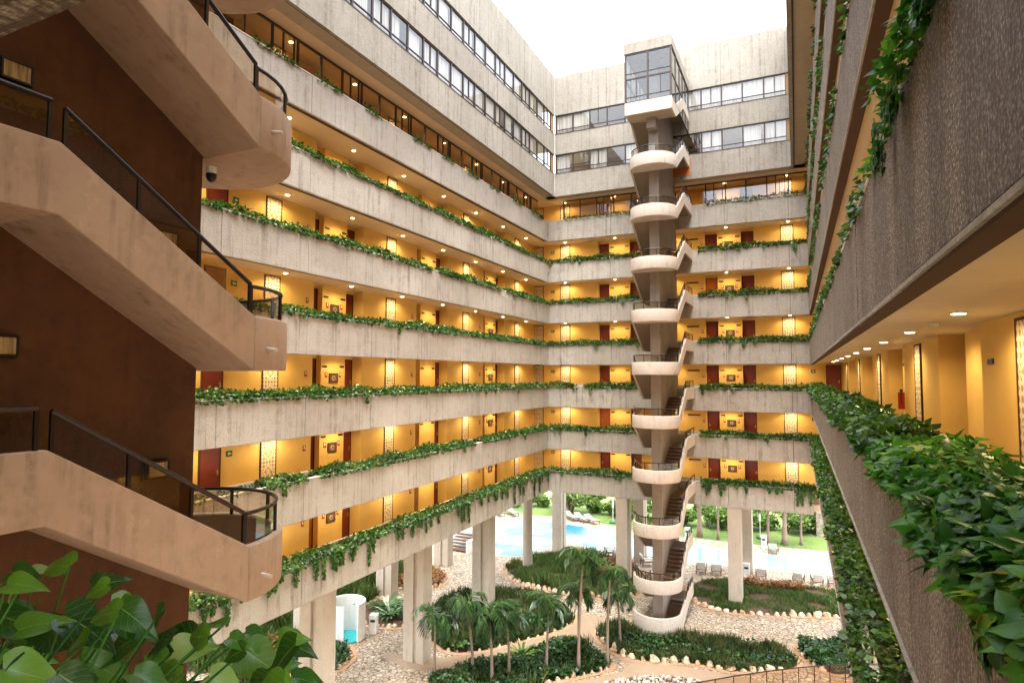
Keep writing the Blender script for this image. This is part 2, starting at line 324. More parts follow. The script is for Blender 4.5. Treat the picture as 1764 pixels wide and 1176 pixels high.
def leaf_template(nu, nv, fold=.25, droop=.35, heart=True, width=.8):
    us = np.linspace(0, 1, nu); vs = np.linspace(-1, 1, nv); T = []; UV = []
    for u in us:
        if heart: wd = width*.5*math.sin(math.pi*min(1, (u*.97+.03))**.58)**.9*(1-.35*u) if u < 1 else 0.0
        else: wd = width*.5*(math.sin(math.pi*u)**.8 if 0 < u < 1 else .0)
        for v_ in vs:
            back = -.10*abs(v_)*(1-u) if heart else 0
            T.append((u+back, v_*wd, abs(v_)*wd*fold-droop*u*u+.03*math.sin(9*u)*abs(v_))); UV.append((u, v_*.5+.5))
    F = [(i*nv+j, (i+1)*nv+j, (i+1)*nv+j+1, i*nv+j+1) for i in range(nu-1) for j in range(nv-1)]
    return np.array(T), np.array(F), np.array(UV)
T_FAR = (np.array([(0, 0, 0), (.45, -.38, .06), (1, 0, -.15), (.45, .38, .06)]), np.array([(0, 1, 2, 3)]), None)
T_MID = leaf_template(4, 3)
T_NEAR = leaf_template(5, 5)
T_HERO = leaf_template(13, 9, .22, .4)
T_BLADE = (np.array([(0, -.05, 0), (0, .05, 0), (.55, .04, .02), (.55, -.04, .02), (1, .008, -.12), (1, -.008, -.12)]), np.array([(0, 1, 2, 3), (3, 2, 4, 5)]), None)
def leaves(name, P, D, N, S, tpl, mat, parent=None):
    """P base points, D leaf direction, N rough normal, S size"""
    T, F, UV = tpl; D = nrm(D); B = nrm(np.cross(N, D)); N2 = np.cross(D, B)
    V = P[:, None, :]+S[:, None, None]*(T[None, :, 0:1]*D[:, None, :]+T[None, :, 1:2]*B[:, None, :]+T[None, :, 2:3]*N2[:, None, :])
    FF = (F[None]+(np.arange(len(P))*len(T))[:, None, None]).reshape(-1, F.shape[1])
    uv = np.tile(UV, (len(P), 1)) if UV is not None else None
    return npmesh(name, V.reshape(-1, 3), FF, mat, parent, True, uv)
def dirs(n, up=.6, spread=1.0, bias=(0, 0, 0)):
    d = rng.normal(size=(n, 3))*spread; d[:, 2] = np.abs(d[:, 2])*.5+up-.4; return d+np.array(bias)
# ------------------------------------------------------------------ wings of the hotel
MOD = 3.77
def joints(s0, s1, anchor):
    k0 = math.ceil((s0-anchor)/MOD); r = []
    k = k0
    while anchor+k*MOD < s1: r.append(anchor+k*MOD); k += 1
    return r
def segs(s0, s1, js):
    pts = [s0]+[j for j in js if s0+.1 < j < s1-.1]+[s1]; return list(zip(pts[:-1], pts[1:]))
def window_template(kind):
    """a bay 1.257 wide, 1.4 high at origin (s from 0); kind 0 plain, 1 split"""
    W, H = MOD/3, 1.4
    m = MB(); t = .065
    m.box(0, t, .02, .12, 0, H, 'frame_brown'); m.box(W-t*.3, W, .02, .12, 0, H, 'frame_brown')
    m.box(t, W-t*.3, .02, .12, H-t, H, 'frame_brown'); m.box(t, W-t*.3, .02, .12, 0, t, 'frame_brown'); m.box(t, W-t*.3, .03, .11, .30, .34, 'frame_brown')
    if kind: m.box(W/2-.02, W/2+.025, .03, .11, .34, H-t, 'frame_brown')
    g = MB(); g.add([(t, .068, t), (W-t*.3, .068, t), (W-t*.3, .068, H-t), (t, .068, H-t)], [(0, 1, 2, 3)], 'window_glass')
    return m, g
def add_windows(root, s0, s1, z, anchor, w_off, wing, openp=.15, mat=None):
    bays = []; k = math.floor((s0-anchor)/(MOD/3))
    while True:
        a = anchor+k*MOD/3
        if a+MOD/3 > s1+.05: break
        if a >= s0-.05: bays.append((a, k % 3))
        k += 1
    if bays:
        q = MB()
        for xa, xb in ((s0, bays[0][0]), (bays[-1][0]+MOD/3, s1)):
            if xb-xa > .02: q.box(xa, xb, w_off+.05, w_off+.10, z, z+1.4, 'room_back'); q.box(xa, xb, w_off+.02, w_off+.12, z+1.36, z+1.4, 'frame_brown'); q.box(xa, xb, w_off+.02, w_off+.12, z, z+.04, 'frame_brown')
        if q.v: q.build('window_infill', root)
    for a, kk in bays:
        kd = 1 if kk == 2 else 0
        if kd not in WT:
            m, g = window_template(kd); f = m.build('window'); p = g.build('pane', f); WT[kd] = (f, p); f0, p0 = f, p
        else:
            f0 = WT[kd][0].copy(); p0 = WT[kd][1].copy(); COL.objects.link(f0); COL.objects.link(p0); p0.parent = f0
        f0.parent = root; f0.location = (a, w_off, z)
        if random.random() > openp:
            key = ('c', random.randrange(4))
            if key not in WT:
                c = MB(); W = MOD/3; hh = [1.0, 1.0, .62, .85][key[1]]
                n = 14; vs = []; 
                for i in range(n+1):
                    x = .03+(W-.05)*hh*i/n; y = .16+.02*math.sin(i*1.9+key[1]); vs += [(x, y, .02), (x, y, 1.38)]
                c.add(vs, [(2*i, 2*i+2, 2*i+3, 2*i+1) for i in range(n)], 'curtain'); o = c.build('curtain', smooth=True); WT[key] = o; c0 = o
            else: c0 = WT[key].copy(); COL.objects.link(c0)
            c0.parent = f0; c0.location = (0, 0, 0)
    return bays
WT = {}
DOOR = {}
def add_door(root, s0, s1, w_, z0, z1, mat='red_door', handle_side=1):
    m = MB(); m.box(s0, s1, w_, w_+.05, z0, z1, mat)
    m.box(s0-.04, s0, w_-.02, w_+.05, z0, z1+.04, 'dark_trim'); m.box(s1, s1+.04, w_-.02, w_+.05, z0, z1+.04, 'dark_trim'); m.box(s0, s1, w_-.02, w_+.05, z1, z1+.04, 'dark_trim')
    d = m.build('door', root)
    h = MB(); hx = s1-.1 if handle_side > 0 else s0+.06
    h.box(hx, hx+.04, w_-.02, w_, z0+.92, z0+1.12, 'brass'); h.box(hx-.08*handle_side if handle_side > 0 else hx, hx+.04 if handle_side > 0 else hx+.12, w_-.05, w_-.02, z0+1.03, z0+1.055, 'brass')
    h.build('handle', d); return d
def wing(name, s0, s1, levels, niches, panels, janchor, label, wall_ext=(0, 0), bandmat='band_concrete', upper=True, s_up=None, doors=(), glazed=True):
    o, a = WING[name]; root = empty('hotel_wing', o, a, label, 'building')
    e0, e1 = wall_ext
    js = joints(s0, s1, janchor)
    for k in levels:
        z = zb(k)
        m = MB()
        for i, (a0, a1) in enumerate(segs(s0, s1, js)):
            dz = random.uniform(-.006, .006); dw = random.uniform(0, .008)
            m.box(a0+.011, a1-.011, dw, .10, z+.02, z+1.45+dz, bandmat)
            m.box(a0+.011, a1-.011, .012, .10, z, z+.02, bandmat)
        m.box(s0+.02, s1-.02, .10, .16, z+.03, z+1.43, 'groove')
        for a0, a1 in segs(s0, s1, js): m.box(a0+.004, a1-.004, -.012, .125, z+1.456, z+1.488, 'planter_cream')
        if name == 'right':
            for a0, a1 in segs(s0, s1, js): m.box(a0+.006, a1-.006, -.014, .012, z-.04+random.uniform(-.006, .006), z-.001, 'band_concrete')
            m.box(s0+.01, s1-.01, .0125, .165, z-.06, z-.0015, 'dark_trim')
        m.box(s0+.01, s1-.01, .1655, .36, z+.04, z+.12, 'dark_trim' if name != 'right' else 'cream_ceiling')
        m.build('balcony_parapet', root)
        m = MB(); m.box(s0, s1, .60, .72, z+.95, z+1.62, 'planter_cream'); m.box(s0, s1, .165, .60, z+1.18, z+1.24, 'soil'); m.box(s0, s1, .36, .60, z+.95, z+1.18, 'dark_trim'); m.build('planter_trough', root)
    wall_e = (e0, e1)
    for k in list(levels)+[max(levels)+1]:
        z = zb(k); m = MB(); top = k == max(levels)+1
        if name != 'back': e0, e1 = ((.09 if top else .36) if wall_e[0] else 0, (.09 if top else .36) if wall_e[1] else 0)
        if top: m.box(s0, s1, -.68, .1, z+.09, z+.30, 'soffit_grey'); m.box(s0-e0, s1+e1, .1, 5, z+.09, z+.30, 'cream_ceiling' if glazed else 'soffit_grey')
        else:
            m.box(s0-e0, s1+e1, .37, 5, z+.10, z+.5, 'cream_ceiling'); m.box(s0-e0, s1+e1, .725, 5, z+.505, z+.9, 'terrazzo_step')
        m.build('floor_slab' if not top else 'overhang_soffit', root)
    e0, e1 = wall_e
    for k in levels:
        z0 = zb(k)+.9; z1 = zb(k)+3.1
        m = MB(); x = s0-e0
        for c in sorted(niches):
            n0, n1 = c-1.55, c+1.6
            m.box(x, n0, W0, W0+.7, z0, z1, 'amber_wall'); x = n1
            m.box(n0, c-.74, W0+.55, W0+.7, z0+2.06, z1, 'amber_wall'); m.box(c-.74, c+.78, W0+.28, W0+.7, z0, z1, 'amber_wall'); m.box(c+.78, n1, W0+.55, W0+.7, z0+2.06, z1, 'amber_wall')
        m.box(x, s1+e1, W0, W0+.7, z0, z1, 'amber_wall'); m.build('gallery_wall', root)
        for c in niches:
            add_door(root, c-1.51, c-.78, W0+.56, z0, z0+2.02, 'red_door' if (k+int(c)) % 5 else 'orange_door_and_passage', -1); add_door(root, c+.82, c+1.56, W0+.56, z0, z0+2.02, 'red_door')
        for s_ in doors: add_door(root, s_-.38, s_+.38, W0-.055, z0, z0+2.02, 'red_door')
        for s_ in panels:
            if 'p' not in DOOR:
                q = MB(); q.box(-.35, .35, 0, .028, 0, 2.05, 'screen_panel'); q.box(-.385, -.35, -.01, .03, 0, 2.09, 'dark_trim'); q.box(.35, .385, -.01, .03, 0, 2.09, 'dark_trim'); q.box(-.35, .35, -.01, .03, 2.05, 2.09, 'dark_trim'); DOOR['p'] = q.build('screen_panel'); p_ = DOOR['p']
            else: p_ = DOOR['p'].copy(); COL.objects.link(p_)
            p_.parent = root; p_.location = (s_, W0-.032, z0+.04)
    if glazed:
        bays = []; z = zb(6); k = math.floor((s0-janchor)/(MOD/3))+1
        while janchor+(k+1)*MOD/3 < s1+.3:
            a_ = janchor+k*MOD/3; kd = k % 3; key = ('g', kd)
            if key not in WT:
                m = MB(); W = MOD/3
                m.box(0, .07, 0, .08, 0, 1.47, 'frame_brown'); m.box(.07, W, 0, .08, 1.40, 1.47, 'frame_brown'); m.box(.07, W, 0, .08, 0, .06, 'frame_brown')
                if kd == 2: m.box(W*.42, W*.42+.05, .01, .07, .06, 1.40, 'frame_brown'); m.box(W*.85, W*.85+.04, .01, .07, .06, 1.40, 'frame_brown')
                f = m.build('gallery_window'); g = MB(); g.add([(.07, .04, .06), (W, .04, .06), (W, .04, 1.4), (.07, .04, 1.4)], [(0, 1, 2, 3)], 'smoked_glass'); p = g.build('pane', f); WT[key] = (f, p)
            else:
                f, p = WT[key]; f = f.copy(); p = p.copy(); COL.objects.link(f); COL.objects.link(p); p.parent = f
            f.parent = root; f.location = (a_, .745, z+1.6); k += 1
    if upper:
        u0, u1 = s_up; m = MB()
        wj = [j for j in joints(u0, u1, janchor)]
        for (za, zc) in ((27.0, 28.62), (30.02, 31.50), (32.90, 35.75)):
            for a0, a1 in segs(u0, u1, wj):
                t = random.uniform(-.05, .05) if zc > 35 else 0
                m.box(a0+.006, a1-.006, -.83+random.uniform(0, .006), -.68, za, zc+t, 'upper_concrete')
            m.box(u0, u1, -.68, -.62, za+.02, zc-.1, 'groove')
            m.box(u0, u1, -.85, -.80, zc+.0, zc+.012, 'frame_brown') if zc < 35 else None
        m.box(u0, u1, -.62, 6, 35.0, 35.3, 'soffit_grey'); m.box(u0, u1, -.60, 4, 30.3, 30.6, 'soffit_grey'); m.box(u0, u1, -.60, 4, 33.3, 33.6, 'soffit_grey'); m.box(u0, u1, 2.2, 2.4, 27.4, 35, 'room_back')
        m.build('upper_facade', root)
        for z in (28.62, 31.50): add_windows(root, u0, u1, z, janchor, -.79, name)
    return root
Ln = [13.33, 20.88, 28.43, 35.98]; Lp = [9.55, 17.1, 24.6, 32.15, 39.6]
Bn = [-11.55, -4.0]; Bp = [-17.75, -15.6, -7.8, -.4]
LW = wing('left', YF, YB, range(7), Ln[1:], Lp[1:], 13.28-3.77, 'left wing of the concrete hotel, seven planted balcony floors running to the corner', (0, 1.85), s_up=(YF, YB-.83), doors=(14.55,))
BW = wing('back', XL, XR, range(7), Bn, Bp, -15.35, 'far wing of the concrete hotel closing the courtyard behind the free-standing stair tower', (2.2, 2.2), s_up=(XL+.83, XR-.83), doors=(2.08,))
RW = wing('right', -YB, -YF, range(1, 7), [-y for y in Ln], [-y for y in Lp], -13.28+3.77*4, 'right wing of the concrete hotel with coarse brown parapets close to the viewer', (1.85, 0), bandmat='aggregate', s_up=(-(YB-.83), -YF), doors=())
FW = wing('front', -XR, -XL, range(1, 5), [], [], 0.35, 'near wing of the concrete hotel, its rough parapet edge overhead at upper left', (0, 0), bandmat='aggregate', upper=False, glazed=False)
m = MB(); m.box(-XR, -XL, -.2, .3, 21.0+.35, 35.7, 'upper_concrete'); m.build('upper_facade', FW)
m = MB(); m.box(-XR, -XL, -.8, 4, 35.2, 35.5, 'soffit_grey'); m.build('roof', FW)
# roof slabs beyond the facades
# columns of the ground floor
def column(root, s, w_, rnd=False):
    m = MB()
    if rnd:
        n = 20; m.prism([(s+.36*math.cos(2*math.pi*i/n), w_+.36*math.sin(2*math.pi*i/n)) for i in range(n)], 0, 6.1, 2, 'pillar_cream')
        return m.build('column', root, smooth=False)
    m.box(s, s+.78, w_, w_+.42, 0, 6.1, 'pillar_cream'); m.box(s, s+.78, w_+.62, w_+1.2, 0, 6.1, 'pillar_cream'); m.box(s+.12, s+.66, w_+.42, w_+.62, 0, 6.1, 'pillar_cream')
    return m.build('column', root, bevel=.012)
for y in (19.0, 26.15, 33.35): column(LW, y, .75)
for y in (25.7, 32.9, 39.9): column(LW, y, 7.6)
column(LW, 42.3, 2.15, True)
for x in (-11.35, -4.15): column(BW, x, .05)
for x in (-18.3, -11.6, -3.9): column(BW, x, 6.0)
m = MB(); m.box(-7.7, -6.0, -.85, -.835, 27.25, 28.4, 'orange_door_and_passage'); d = m.build('door', BW)  # no door: added panel for an open passage, its amber glow painted on
# ------------------------------------------------------------------ downlights
ld = bpy.data.lights.new('lamp_light', 'SPOT'); ld.energy = LAMP_W; ld.color = (1, .74, .36); ld.spot_size = rad(165); ld.spot_blend = .5; ld.shadow_soft_size = .06
m = MB(); n = 16
m.prism([(.10*math.cos(2*math.pi*i/n), .10*math.sin(2*math.pi*i/n)) for i in range(n)], -.012, .0, 2, 'sign_white'); ringo = m.build('trim_ring')
m = MB(); m.prism([(.075*math.cos(2*math.pi*i/n), .075*math.sin(2*math.pi*i/n)) for i in range(n)], -.018, -.012, 2, 'lamp_disc'); disco = m.build('lamp_disc')
first = True
def downlight(wing_, s, w_, k, idx):
    global first
    p = wmat(wing_) @ Vector((s, w_, zb(k+1)+.098 if k < 6 else 27.088))
    t = empty('ceiling_light', p, 0, 'warm round ceiling light, %s wing, %s gallery up, %s from the near end' % ({'back': 'far'}.get(wing_, wing_), ORD[k], NTH[idx]) if wing_ != 'back' else 'warm round ceiling light, far wing, %s gallery up, %s from the left' % (ORD[k], NTH[idx]), 'ceiling light', 'warm round lights in the gallery ceilings')
    a = ringo if first else ringo.copy(); c = disco if first else disco.copy()
    if not first: COL.objects.link(a); COL.objects.link(c)
    a.parent = t; c.parent = t; first = False
    l = bpy.data.objects.new('lamp_light', ld); COL.objects.link(l); l.parent = t; l.location = (0, 0, -.05)
for k in range(7):
    for i in range(8): downlight('left', 13.36+3.77*i, 1.2, k, i)
    for i in range(5): downlight('back', -15.38+3.77*i, 1.2, k, i)
    if k > 0:
        for i in range(10): downlight('right', -(5.82+3.77*i), 1.15, k, i)
# smoke detector of the near gallery
m = MB(); m.prism([(.07*math.cos(i*.5236), .07*math.sin(i*.5236)) for i in range(12)], -.05, 0, 2, 'sign_white'); o = m.build('smoke_detector'); o.location = (1.93, 11.25, 15.095); tag(o, 'small round white smoke detector on the ceiling of the near right gallery', 'smoke detector')
# ------------------------------------------------------------------ things on the gallery walls
def on_wall(o, wing_, s, w_, z): o.matrix_world = wmat(wing_) @ Matrix.Translation((s, w_, z)); return o
def inst(cache, name, builder, parent=None):
    if name not in cache: cache[name] = builder(); return cache[name]
    return copy_tree(cache[name])
CA = {}
def b_pic():
    t = empty('picture'); m = MB(); m.box(-.26, .26, 0, .03, -.2, .2, 'wood'); m.box(-.28, .28, -.012, 0, .17, .21, 'frame_brown'); m.box(-.28, .28, -.012, 0, -.21, -.17, 'frame_brown'); m.box(-.28, -.24, -.012, 0, -.17, .17, 'frame_brown'); m.box(.24, .28, -.012, 0, -.17, .17, 'frame_brown'); m.build('frame', t)
    m = MB(); n = 18; m.prism([(.11*math.cos(2*math.pi*i/n), .11*math.sin(2*math.pi*i/n)) for i in range(n)], -.014, 0, 1, 'cushion_grey'); m.prism([(.05*math.cos(2*math.pi*i/n), .05*math.sin(2*math.pi*i/n)) for i in range(n)], -.03, -.014, 1, 'wood'); m.build('medallion', t); return t
def b_plq(): m = MB(); m.box(-.14, .14, 0, .02, -.04, .04, 'black'); return m.build('door_plaque')
def b_red():
    m = MB(); m.box(-.07, .07, 0, .015, -.11, .11, 'sign_red'); m.box(-.035, .035, -.004, 0, -.03, .08, 'sign_white'); return m.build('fire_sign')
def b_exit():
    m = MB(); m.box(-.13, .13, 0, .015, -.10, .10, 'green_sign'); m.prism([(-.07, 0), (0, .06), (0, .02), (.08, .02), (.08, -.02), (0, -.02), (0, -.06)], -.004, 0, 1, 'sign_white'); return m.build('exit_sign')
def b_long(): m = MB(); m.box(-.4, .4, 0, .02, -.045, .045, 'black'); return m.build('direction_sign')
def b_ext():
    t = empty('fire_extinguisher'); m = MB(); n = 12; m.prism([(.08*math.cos(2*math.pi*i/n), -.1+.08*math.sin(2*math.pi*i/n)) for i in range(n)], 0, .45, 2, 'sign_red'); m.build('cylinder', t)
    m = MB(); m.box(-.03, .03, -.13, -.07, .45, .53, 'black'); m.tube([(.03, -.1, .5), (.1, -.12, .45), (.1, -.12, .15)], .012, 'black', 5); m.build('hose', t); return t
WN = {'left': 'left', 'back': 'far', 'right': 'right'}
def dress(wing_, k, ns, tagn):
    z = zb(k)+.9
    for i, c in enumerate(ns):
        bare = (wing_, i) in (('left', 1), ('back', 0)) or wing_ == 'right'
        q = '%s gallery, %s wing, %s niche from %s' % (ORD[k], WN[wing_], NTH[i], tagn)
        if not bare: tag(on_wall(inst(CA, 'pic', b_pic), wing_, c+.02, W0+.25, z+1.22), 'framed medallion, '+q, 'picture', 'framed medallions between pairs of doors')
        for sd_, sn in ((-.52, 'one'), (.56, 'other')):
            si = ('left' if sd_ < 0 else 'right')
            tag(on_wall(inst(CA, 'plq', b_plq), wing_, c+sd_, W0+.26, z+1.72), 'black plaque by %s door, ' % si+q, 'plaque', 'black door plaques')
            if not bare: tag(on_wall(inst(CA, 'red', b_red), wing_, c+sd_*.82, W0+.265, z+1.36), 'red sign %s of picture, ' % si+q, 'sign', 'small red fire signs')
for k in range(6):
    dress('left', k, Ln[1:], 'near end'); dress('back', k, Bn, 'left')
    tag(on_wall(inst(CA, 'exit', b_exit), 'left', 15.35, W0-.02, zb(k)+2.5), 'green arrow sign near the stair end, %s gallery, left wing' % ORD[k], 'sign', 'green arrow signs')
    tag(on_wall(inst(CA, 'exit', b_exit), 'back', .95, W0-.02, zb(k)+2.55), 'green arrow sign at the right end, %s gallery, far wing' % ORD[k], 'sign', 'green arrow signs')
    tag(on_wall(inst(CA, 'exit', b_exit), 'back', -16.6, W0-.02, zb(k)+2.55), 'green arrow sign by the left corner, %s gallery, far wing' % ORD[k], 'sign', 'green arrow signs')
    tag(on_wall(inst(CA, 'long', b_long), 'back', -6.35, W0-.02, zb(k)+2.62), 'long black sign bar right of the stair tower, %s gallery, far wing' % ORD[k], 'sign', 'long black sign bars beside the tower')
    tag(on_wall(inst(CA, 'red', b_red), 'back', -5.72, W0-.02, zb(k)+2.25), 'red fire sign beside the left door right of the tower, %s gallery, far wing' % ORD[k], 'sign', 'small red fire signs')
    for s_, nm in ((18.95, 'left'), (26.5, 'left'), (34.0, 'left')):
        tag(on_wall(inst(CA, 'red', b_red), 'left', s_, W0-.02, zb(k)+2.3), 'red fire sign on flush wall, %s gallery, left wing, %s from near end' % (ORD[k], NTH[[18.95, 26.5, 34.0].index(s_)]), 'sign', 'small red fire signs')
dress('right', 2, [-y for y in Ln[:0:-1]], 'far end')
tag(on_wall(inst(CA, 'ext', b_ext), 'right', -19.2, W0, 12.9+.5), 'red fire extinguisher beside the niche of the near right gallery', 'fire extinguisher')
tag(on_wall(inst(CA, 'plq', b_plq), 'right', -11.2, W0-.02, 14.5), 'black plaque on the flush wall of the near right gallery', 'plaque', 'black door plaques')
# ------------------------------------------------------------------ stair towers
def stair_tower(name, org, rz, vc, vflat, zls, stuccom, spinem, label, ztop, base=False, cabin=False, rail_glass_='rail_glass', sgn=1):
    """local frame: +y points out from the facade, x across; landings are half discs beyond y=vc"""
    root = empty('stair_tower', org, rz, label, 'staircase'); R = 1.35; T = .12; H = .72
    m = MB(); m.box(-.30, .28, .12, vc-.02, 0 if base else 3, ztop, spinem); m.build('spine_wall', root, bevel=.02)
    for zl in zls:
        if base and zl < 0:
            z0, z1 = 0.0, 1.05
        else: z0, z1 = zl, zl+H
        rect = cabin and zl == zls[-1]
        n = 24; m = MB()
        if rect:
            m.box(-R, R, vc+R-T, vc+R, z0, z1, stuccom); m.box(-R, -R+T, vc, vc+R-T, z0, z1, stuccom); m.box(R-T, R, vc, vc+R-T, z0, z1, stuccom)
        else:
            A = [math.pi*i/n for i in range(n+1)]
            vs = []
            for a in A:
                c, s_ = math.cos(a), math.sin(a)
                vs += [(R*c, vc+R*s_, z0), (R*c, vc+R*s_, z1), ((R-T)*c, vc+(R-T)*s_, z1), ((R-T)*c, vc+(R-T)*s_, z0)]
            fs = [(4*i+j, 4*i+(j+1) % 4, 4*i+4+(j+1) % 4, 4*i+4+j) for i in range(n) for j in range(4)]+[(0, 1, 2, 3), (4*n+3, 4*n+2, 4*n+1, 4*n)]
            m.add(vs, fs, stuccom)
        pb = m.build('landing_parapet', root, smooth=False)
        if not rect:
            for p in pb.data.polygons:
                if abs(p.normal.z) < .5: p.use_smooth = True
            mdx = pb.modifiers.new('edge', 'BEVEL'); mdx.width = .03; mdx.segments = 3; mdx.limit_method = 'ANGLE'; mdx.angle_limit = rad(50)
        m = MB()
        if rect: m.box(-R+T, R-T, vc, vc+R-T, z0+.01, z0+.14, 'soffit_grey')
        else: m.prism([((R-.02)*math.cos(math.pi*i/n), vc+(R-.02)*math.sin(math.pi*i/n)) for i in range(n+1)], z0+.004, z0+.14, 2, stuccom)
        m.build('landing', root)
        has_gallery = zl+1.5 > 5.5
        vend = 0.02 if has_gallery else vflat-1.6
        # right flight up
        for sd, dz, nm in ((1, 1.5, 'up'), (-1, -1.5, 'down')):
            if sd < 0 and base and zl < 0: continue
            if sd < 0 and zl-1.5 < 0: pass
            x0, x1 = (R-T, R) if sd > 0 else (-R, -R+T)
            sd_ = sd*sgn
            if sd_ != sd: x0, x1 = -x1, -x0
            ve = vend if dz > 0 else (0.02 if zl-1.5 > 5.5 else vflat-1.6)
            zz = zl if not (base and zl < 0) else zl
            a = max(zz, 0.0) if base else zz
            m = MB()
            poly = [(vc-.001, a), (vc-.001, zz+H if zz >= 0 or not base else 1.05), (vflat, zz+dz+H), (ve, zz+dz+H), (ve, max(zz+dz, 0)), (vflat, max(zz+dz, 0))]
            m.prism(poly, x0, x1, 0, stuccom); m.build('flight_parapet', root, bevel=.015)
            xi0, xi1 = (.285, R-T-.003) if sd_ > 0 else (-R+T+.003, -.305)
            ns = 9; m = MB(); run = (vc-vflat)/ns; rise = dz/ns
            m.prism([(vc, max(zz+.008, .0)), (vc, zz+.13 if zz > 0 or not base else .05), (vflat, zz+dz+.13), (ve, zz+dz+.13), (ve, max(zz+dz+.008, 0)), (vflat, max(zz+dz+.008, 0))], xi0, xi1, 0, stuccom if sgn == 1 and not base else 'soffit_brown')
            for i in range(ns):
                ya, yb_ = vc-run*i, vc-run*(i+1)
                if dz > 0: zt = zz+.14+rise*(i+1); lo = zz+.10+rise*i
                else: zt = zz+.14+rise*i; lo = zz+.10+rise*(i+1)
                hi_, lo_ = (ya, yb_) if dz > 0 else (yb_, ya)   # lower end, upper end of the sloping slab under this step
                sb = zz+.10+rise*(i if dz > 0 else i+1); st_ = zz+.10+rise*(i+1 if dz > 0 else i)
                if zt > 0.03: m.prism([(hi_, sb), (hi_, zt), (lo_, zt), (lo_, st_)], xi0+.01, xi1-.01, 0, 'brown_step'); m.box(xi0+.01, xi1-.01, yb_, ya+.035, zt, zt+.012, 'terrazzo_step')
            m.build('stair_flight', root)
            # railing on the flight parapet
            r = MB(); xm = (x0+x1)/2; hr = .40
            pts = [(xm, vc-.05, zz+H+hr+(dz*.05/(vc-vflat))), (xm, vflat+.06, zz+dz+H+hr-.03), (xm, vflat-.02, zz+dz+H+hr)] if dz > 0 else [(xm, vc-.05, zz+H+hr), (xm, vflat, zz+dz+H+hr)]
            def zat(v_): 
                t_ = (vc-v_)/(vc-vflat); return zz+H+dz*min(1, max(0, t_))
            P1 = [(xm, vc-.04, zat(vc-.04)+hr), (xm, vflat+.05, zat(vflat+.05)+hr)]
            P2 = [(xm, vflat-.07, zat(vflat)+hr), (xm, ve+.05, zat(vflat)+hr)]
            for P in (P1, P2):
                r.tube(P, .028, 'rail_metal', 8)
            np1 = 3 if not base else 3
            posts = [vc-.05-(vc-vflat-.11)*i/np1 for i in range(np1+1)]+[vflat-.08, (vflat+ve)/2, ve+.06]
            for v_ in posts: r.box(xm-.018, xm+.018, v_-.018, v_+.018, zat(v_)-.01, zat(v_)+hr, 'rail_metal')
            rl = r.build('railing', root)
            g = MB(); g.add([(xm, a_, b_) for a_, b_ in ((vc-.07, zat(vc-.07)+.02), (vc-.07, zat(vc-.07)+hr-.03), (vflat+.07, zat(vflat+.07)+hr-.03), (vflat+.07, zat(vflat+.07)+.02))], [(0, 1, 2, 3)], rail_glass_)
            g.add([(xm, a_, b_) for a_, b_ in ((vflat-.1, zat(vflat)+.02), (vflat-.1, zat(vflat)+hr-.03), (ve+.08, zat(vflat)+hr-.03), (ve+.08, zat(vflat)+.02))], [(0, 1, 2, 3)], rail_glass_)
            g.build('rail_pane', rl)
        # curved railing on the landing
        if not rect and not (base and zl < 0):
            r = MB(); rr = R-.09; hr = .40; zt = z1
            cv = [(rr*math.cos(math.pi*i/20), vc+rr*math.sin(math.pi*i/20), zt+hr) for i in range(0, 21)]
            r.tube(cv, .028, 'rail_metal', 8)
            for i in (0, 4, 8, 12, 16, 20):
                x, y, z = cv[i]; r.box(x-.018, x+.018, y-.018, y+.018, zt-.01, z, 'rail_metal')
            rl = r.build('landing_railing', root)
            g = MB(); vs = []
            for x, y, z in cv: vs += [(x, y, zt+.03), (x, y, zt+hr-.03)]
            g.add(vs, [(2*i, 2*i+2, 2*i+3, 2*i+1) for i in range(20)], rail_glass_); g.build('rail_pane', rl)
        # drain spout
        if not base:
            s_ = MB(); a = rad(10); s_.tube([(1.3*math.cos(a), vc+1.3*math.sin(a), zl+.30), (1.50*math.cos(a), vc+1.50*math.sin(a), zl+.27)], .028, 'pale_stucco', 10); s_.build('drain_spout', root, smooth=True)
    return root
ZL = [14.3+3*i for i in range(-5, 6)]
BT = stair_tower('b', (-7.4, YB, 0), rad(180), 5.55, 3.0, ZL, 'pale_stucco', 'spine_grey', 'pale stair tower with rounded landings in front of the far wing', 33.0, base=True, cabin=True, sgn=-1)
FT = stair_tower('f', (-7.85, YF, 0), 0, 5.17, 2.75, [14.33+3*i for i in range(-2, 4)], 'tan_stucco', 'brown_stucco', 'near tan stair tower with a dark brown spine wall at the left edge', 27.0)
# glazed cabin on top of the far tower
m = MB(); R = 1.35; y1 = 6.9
cabz = (30.02, 31.42, 32.9)
for z in cabz: m.box(-R, R, y1-.10, y1-.02, z-.04, z+.04, 'frame_brown'); m.box(-R, -R+.08, 0, y1-.10, z-.04, z+.04, 'frame_brown'); m.box(R-.08, R, .84, y1-.10, z-.04, z+.04, 'frame_brown')
for x in (-R, -.05, R-.1): m.box(x, x+.1, y1-.11, y1-.01, 30.06, 32.86, 'frame_brown')
m.box(-.75, -.71, y1-.1, y1-.03, 30.3, 31.38, 'frame_brown'); m.box(.62, .66, y1-.1, y1-.03, 30.3, 31.38, 'frame_brown')
for z in (30.32, 31.72): m.box(-R+.08, R-.08, y1-.09, y1-.03, z, z+.04, 'frame_brown')
for y in (.9, 2.0, 3.1, 4.2, 5.5): 
    for x in (-R, R-.08): m.box(x, x+.08, y, y+.08, 30.06, 32.86, 'frame_brown')
m.build('cabin_frame', BT)
g = MB(); 
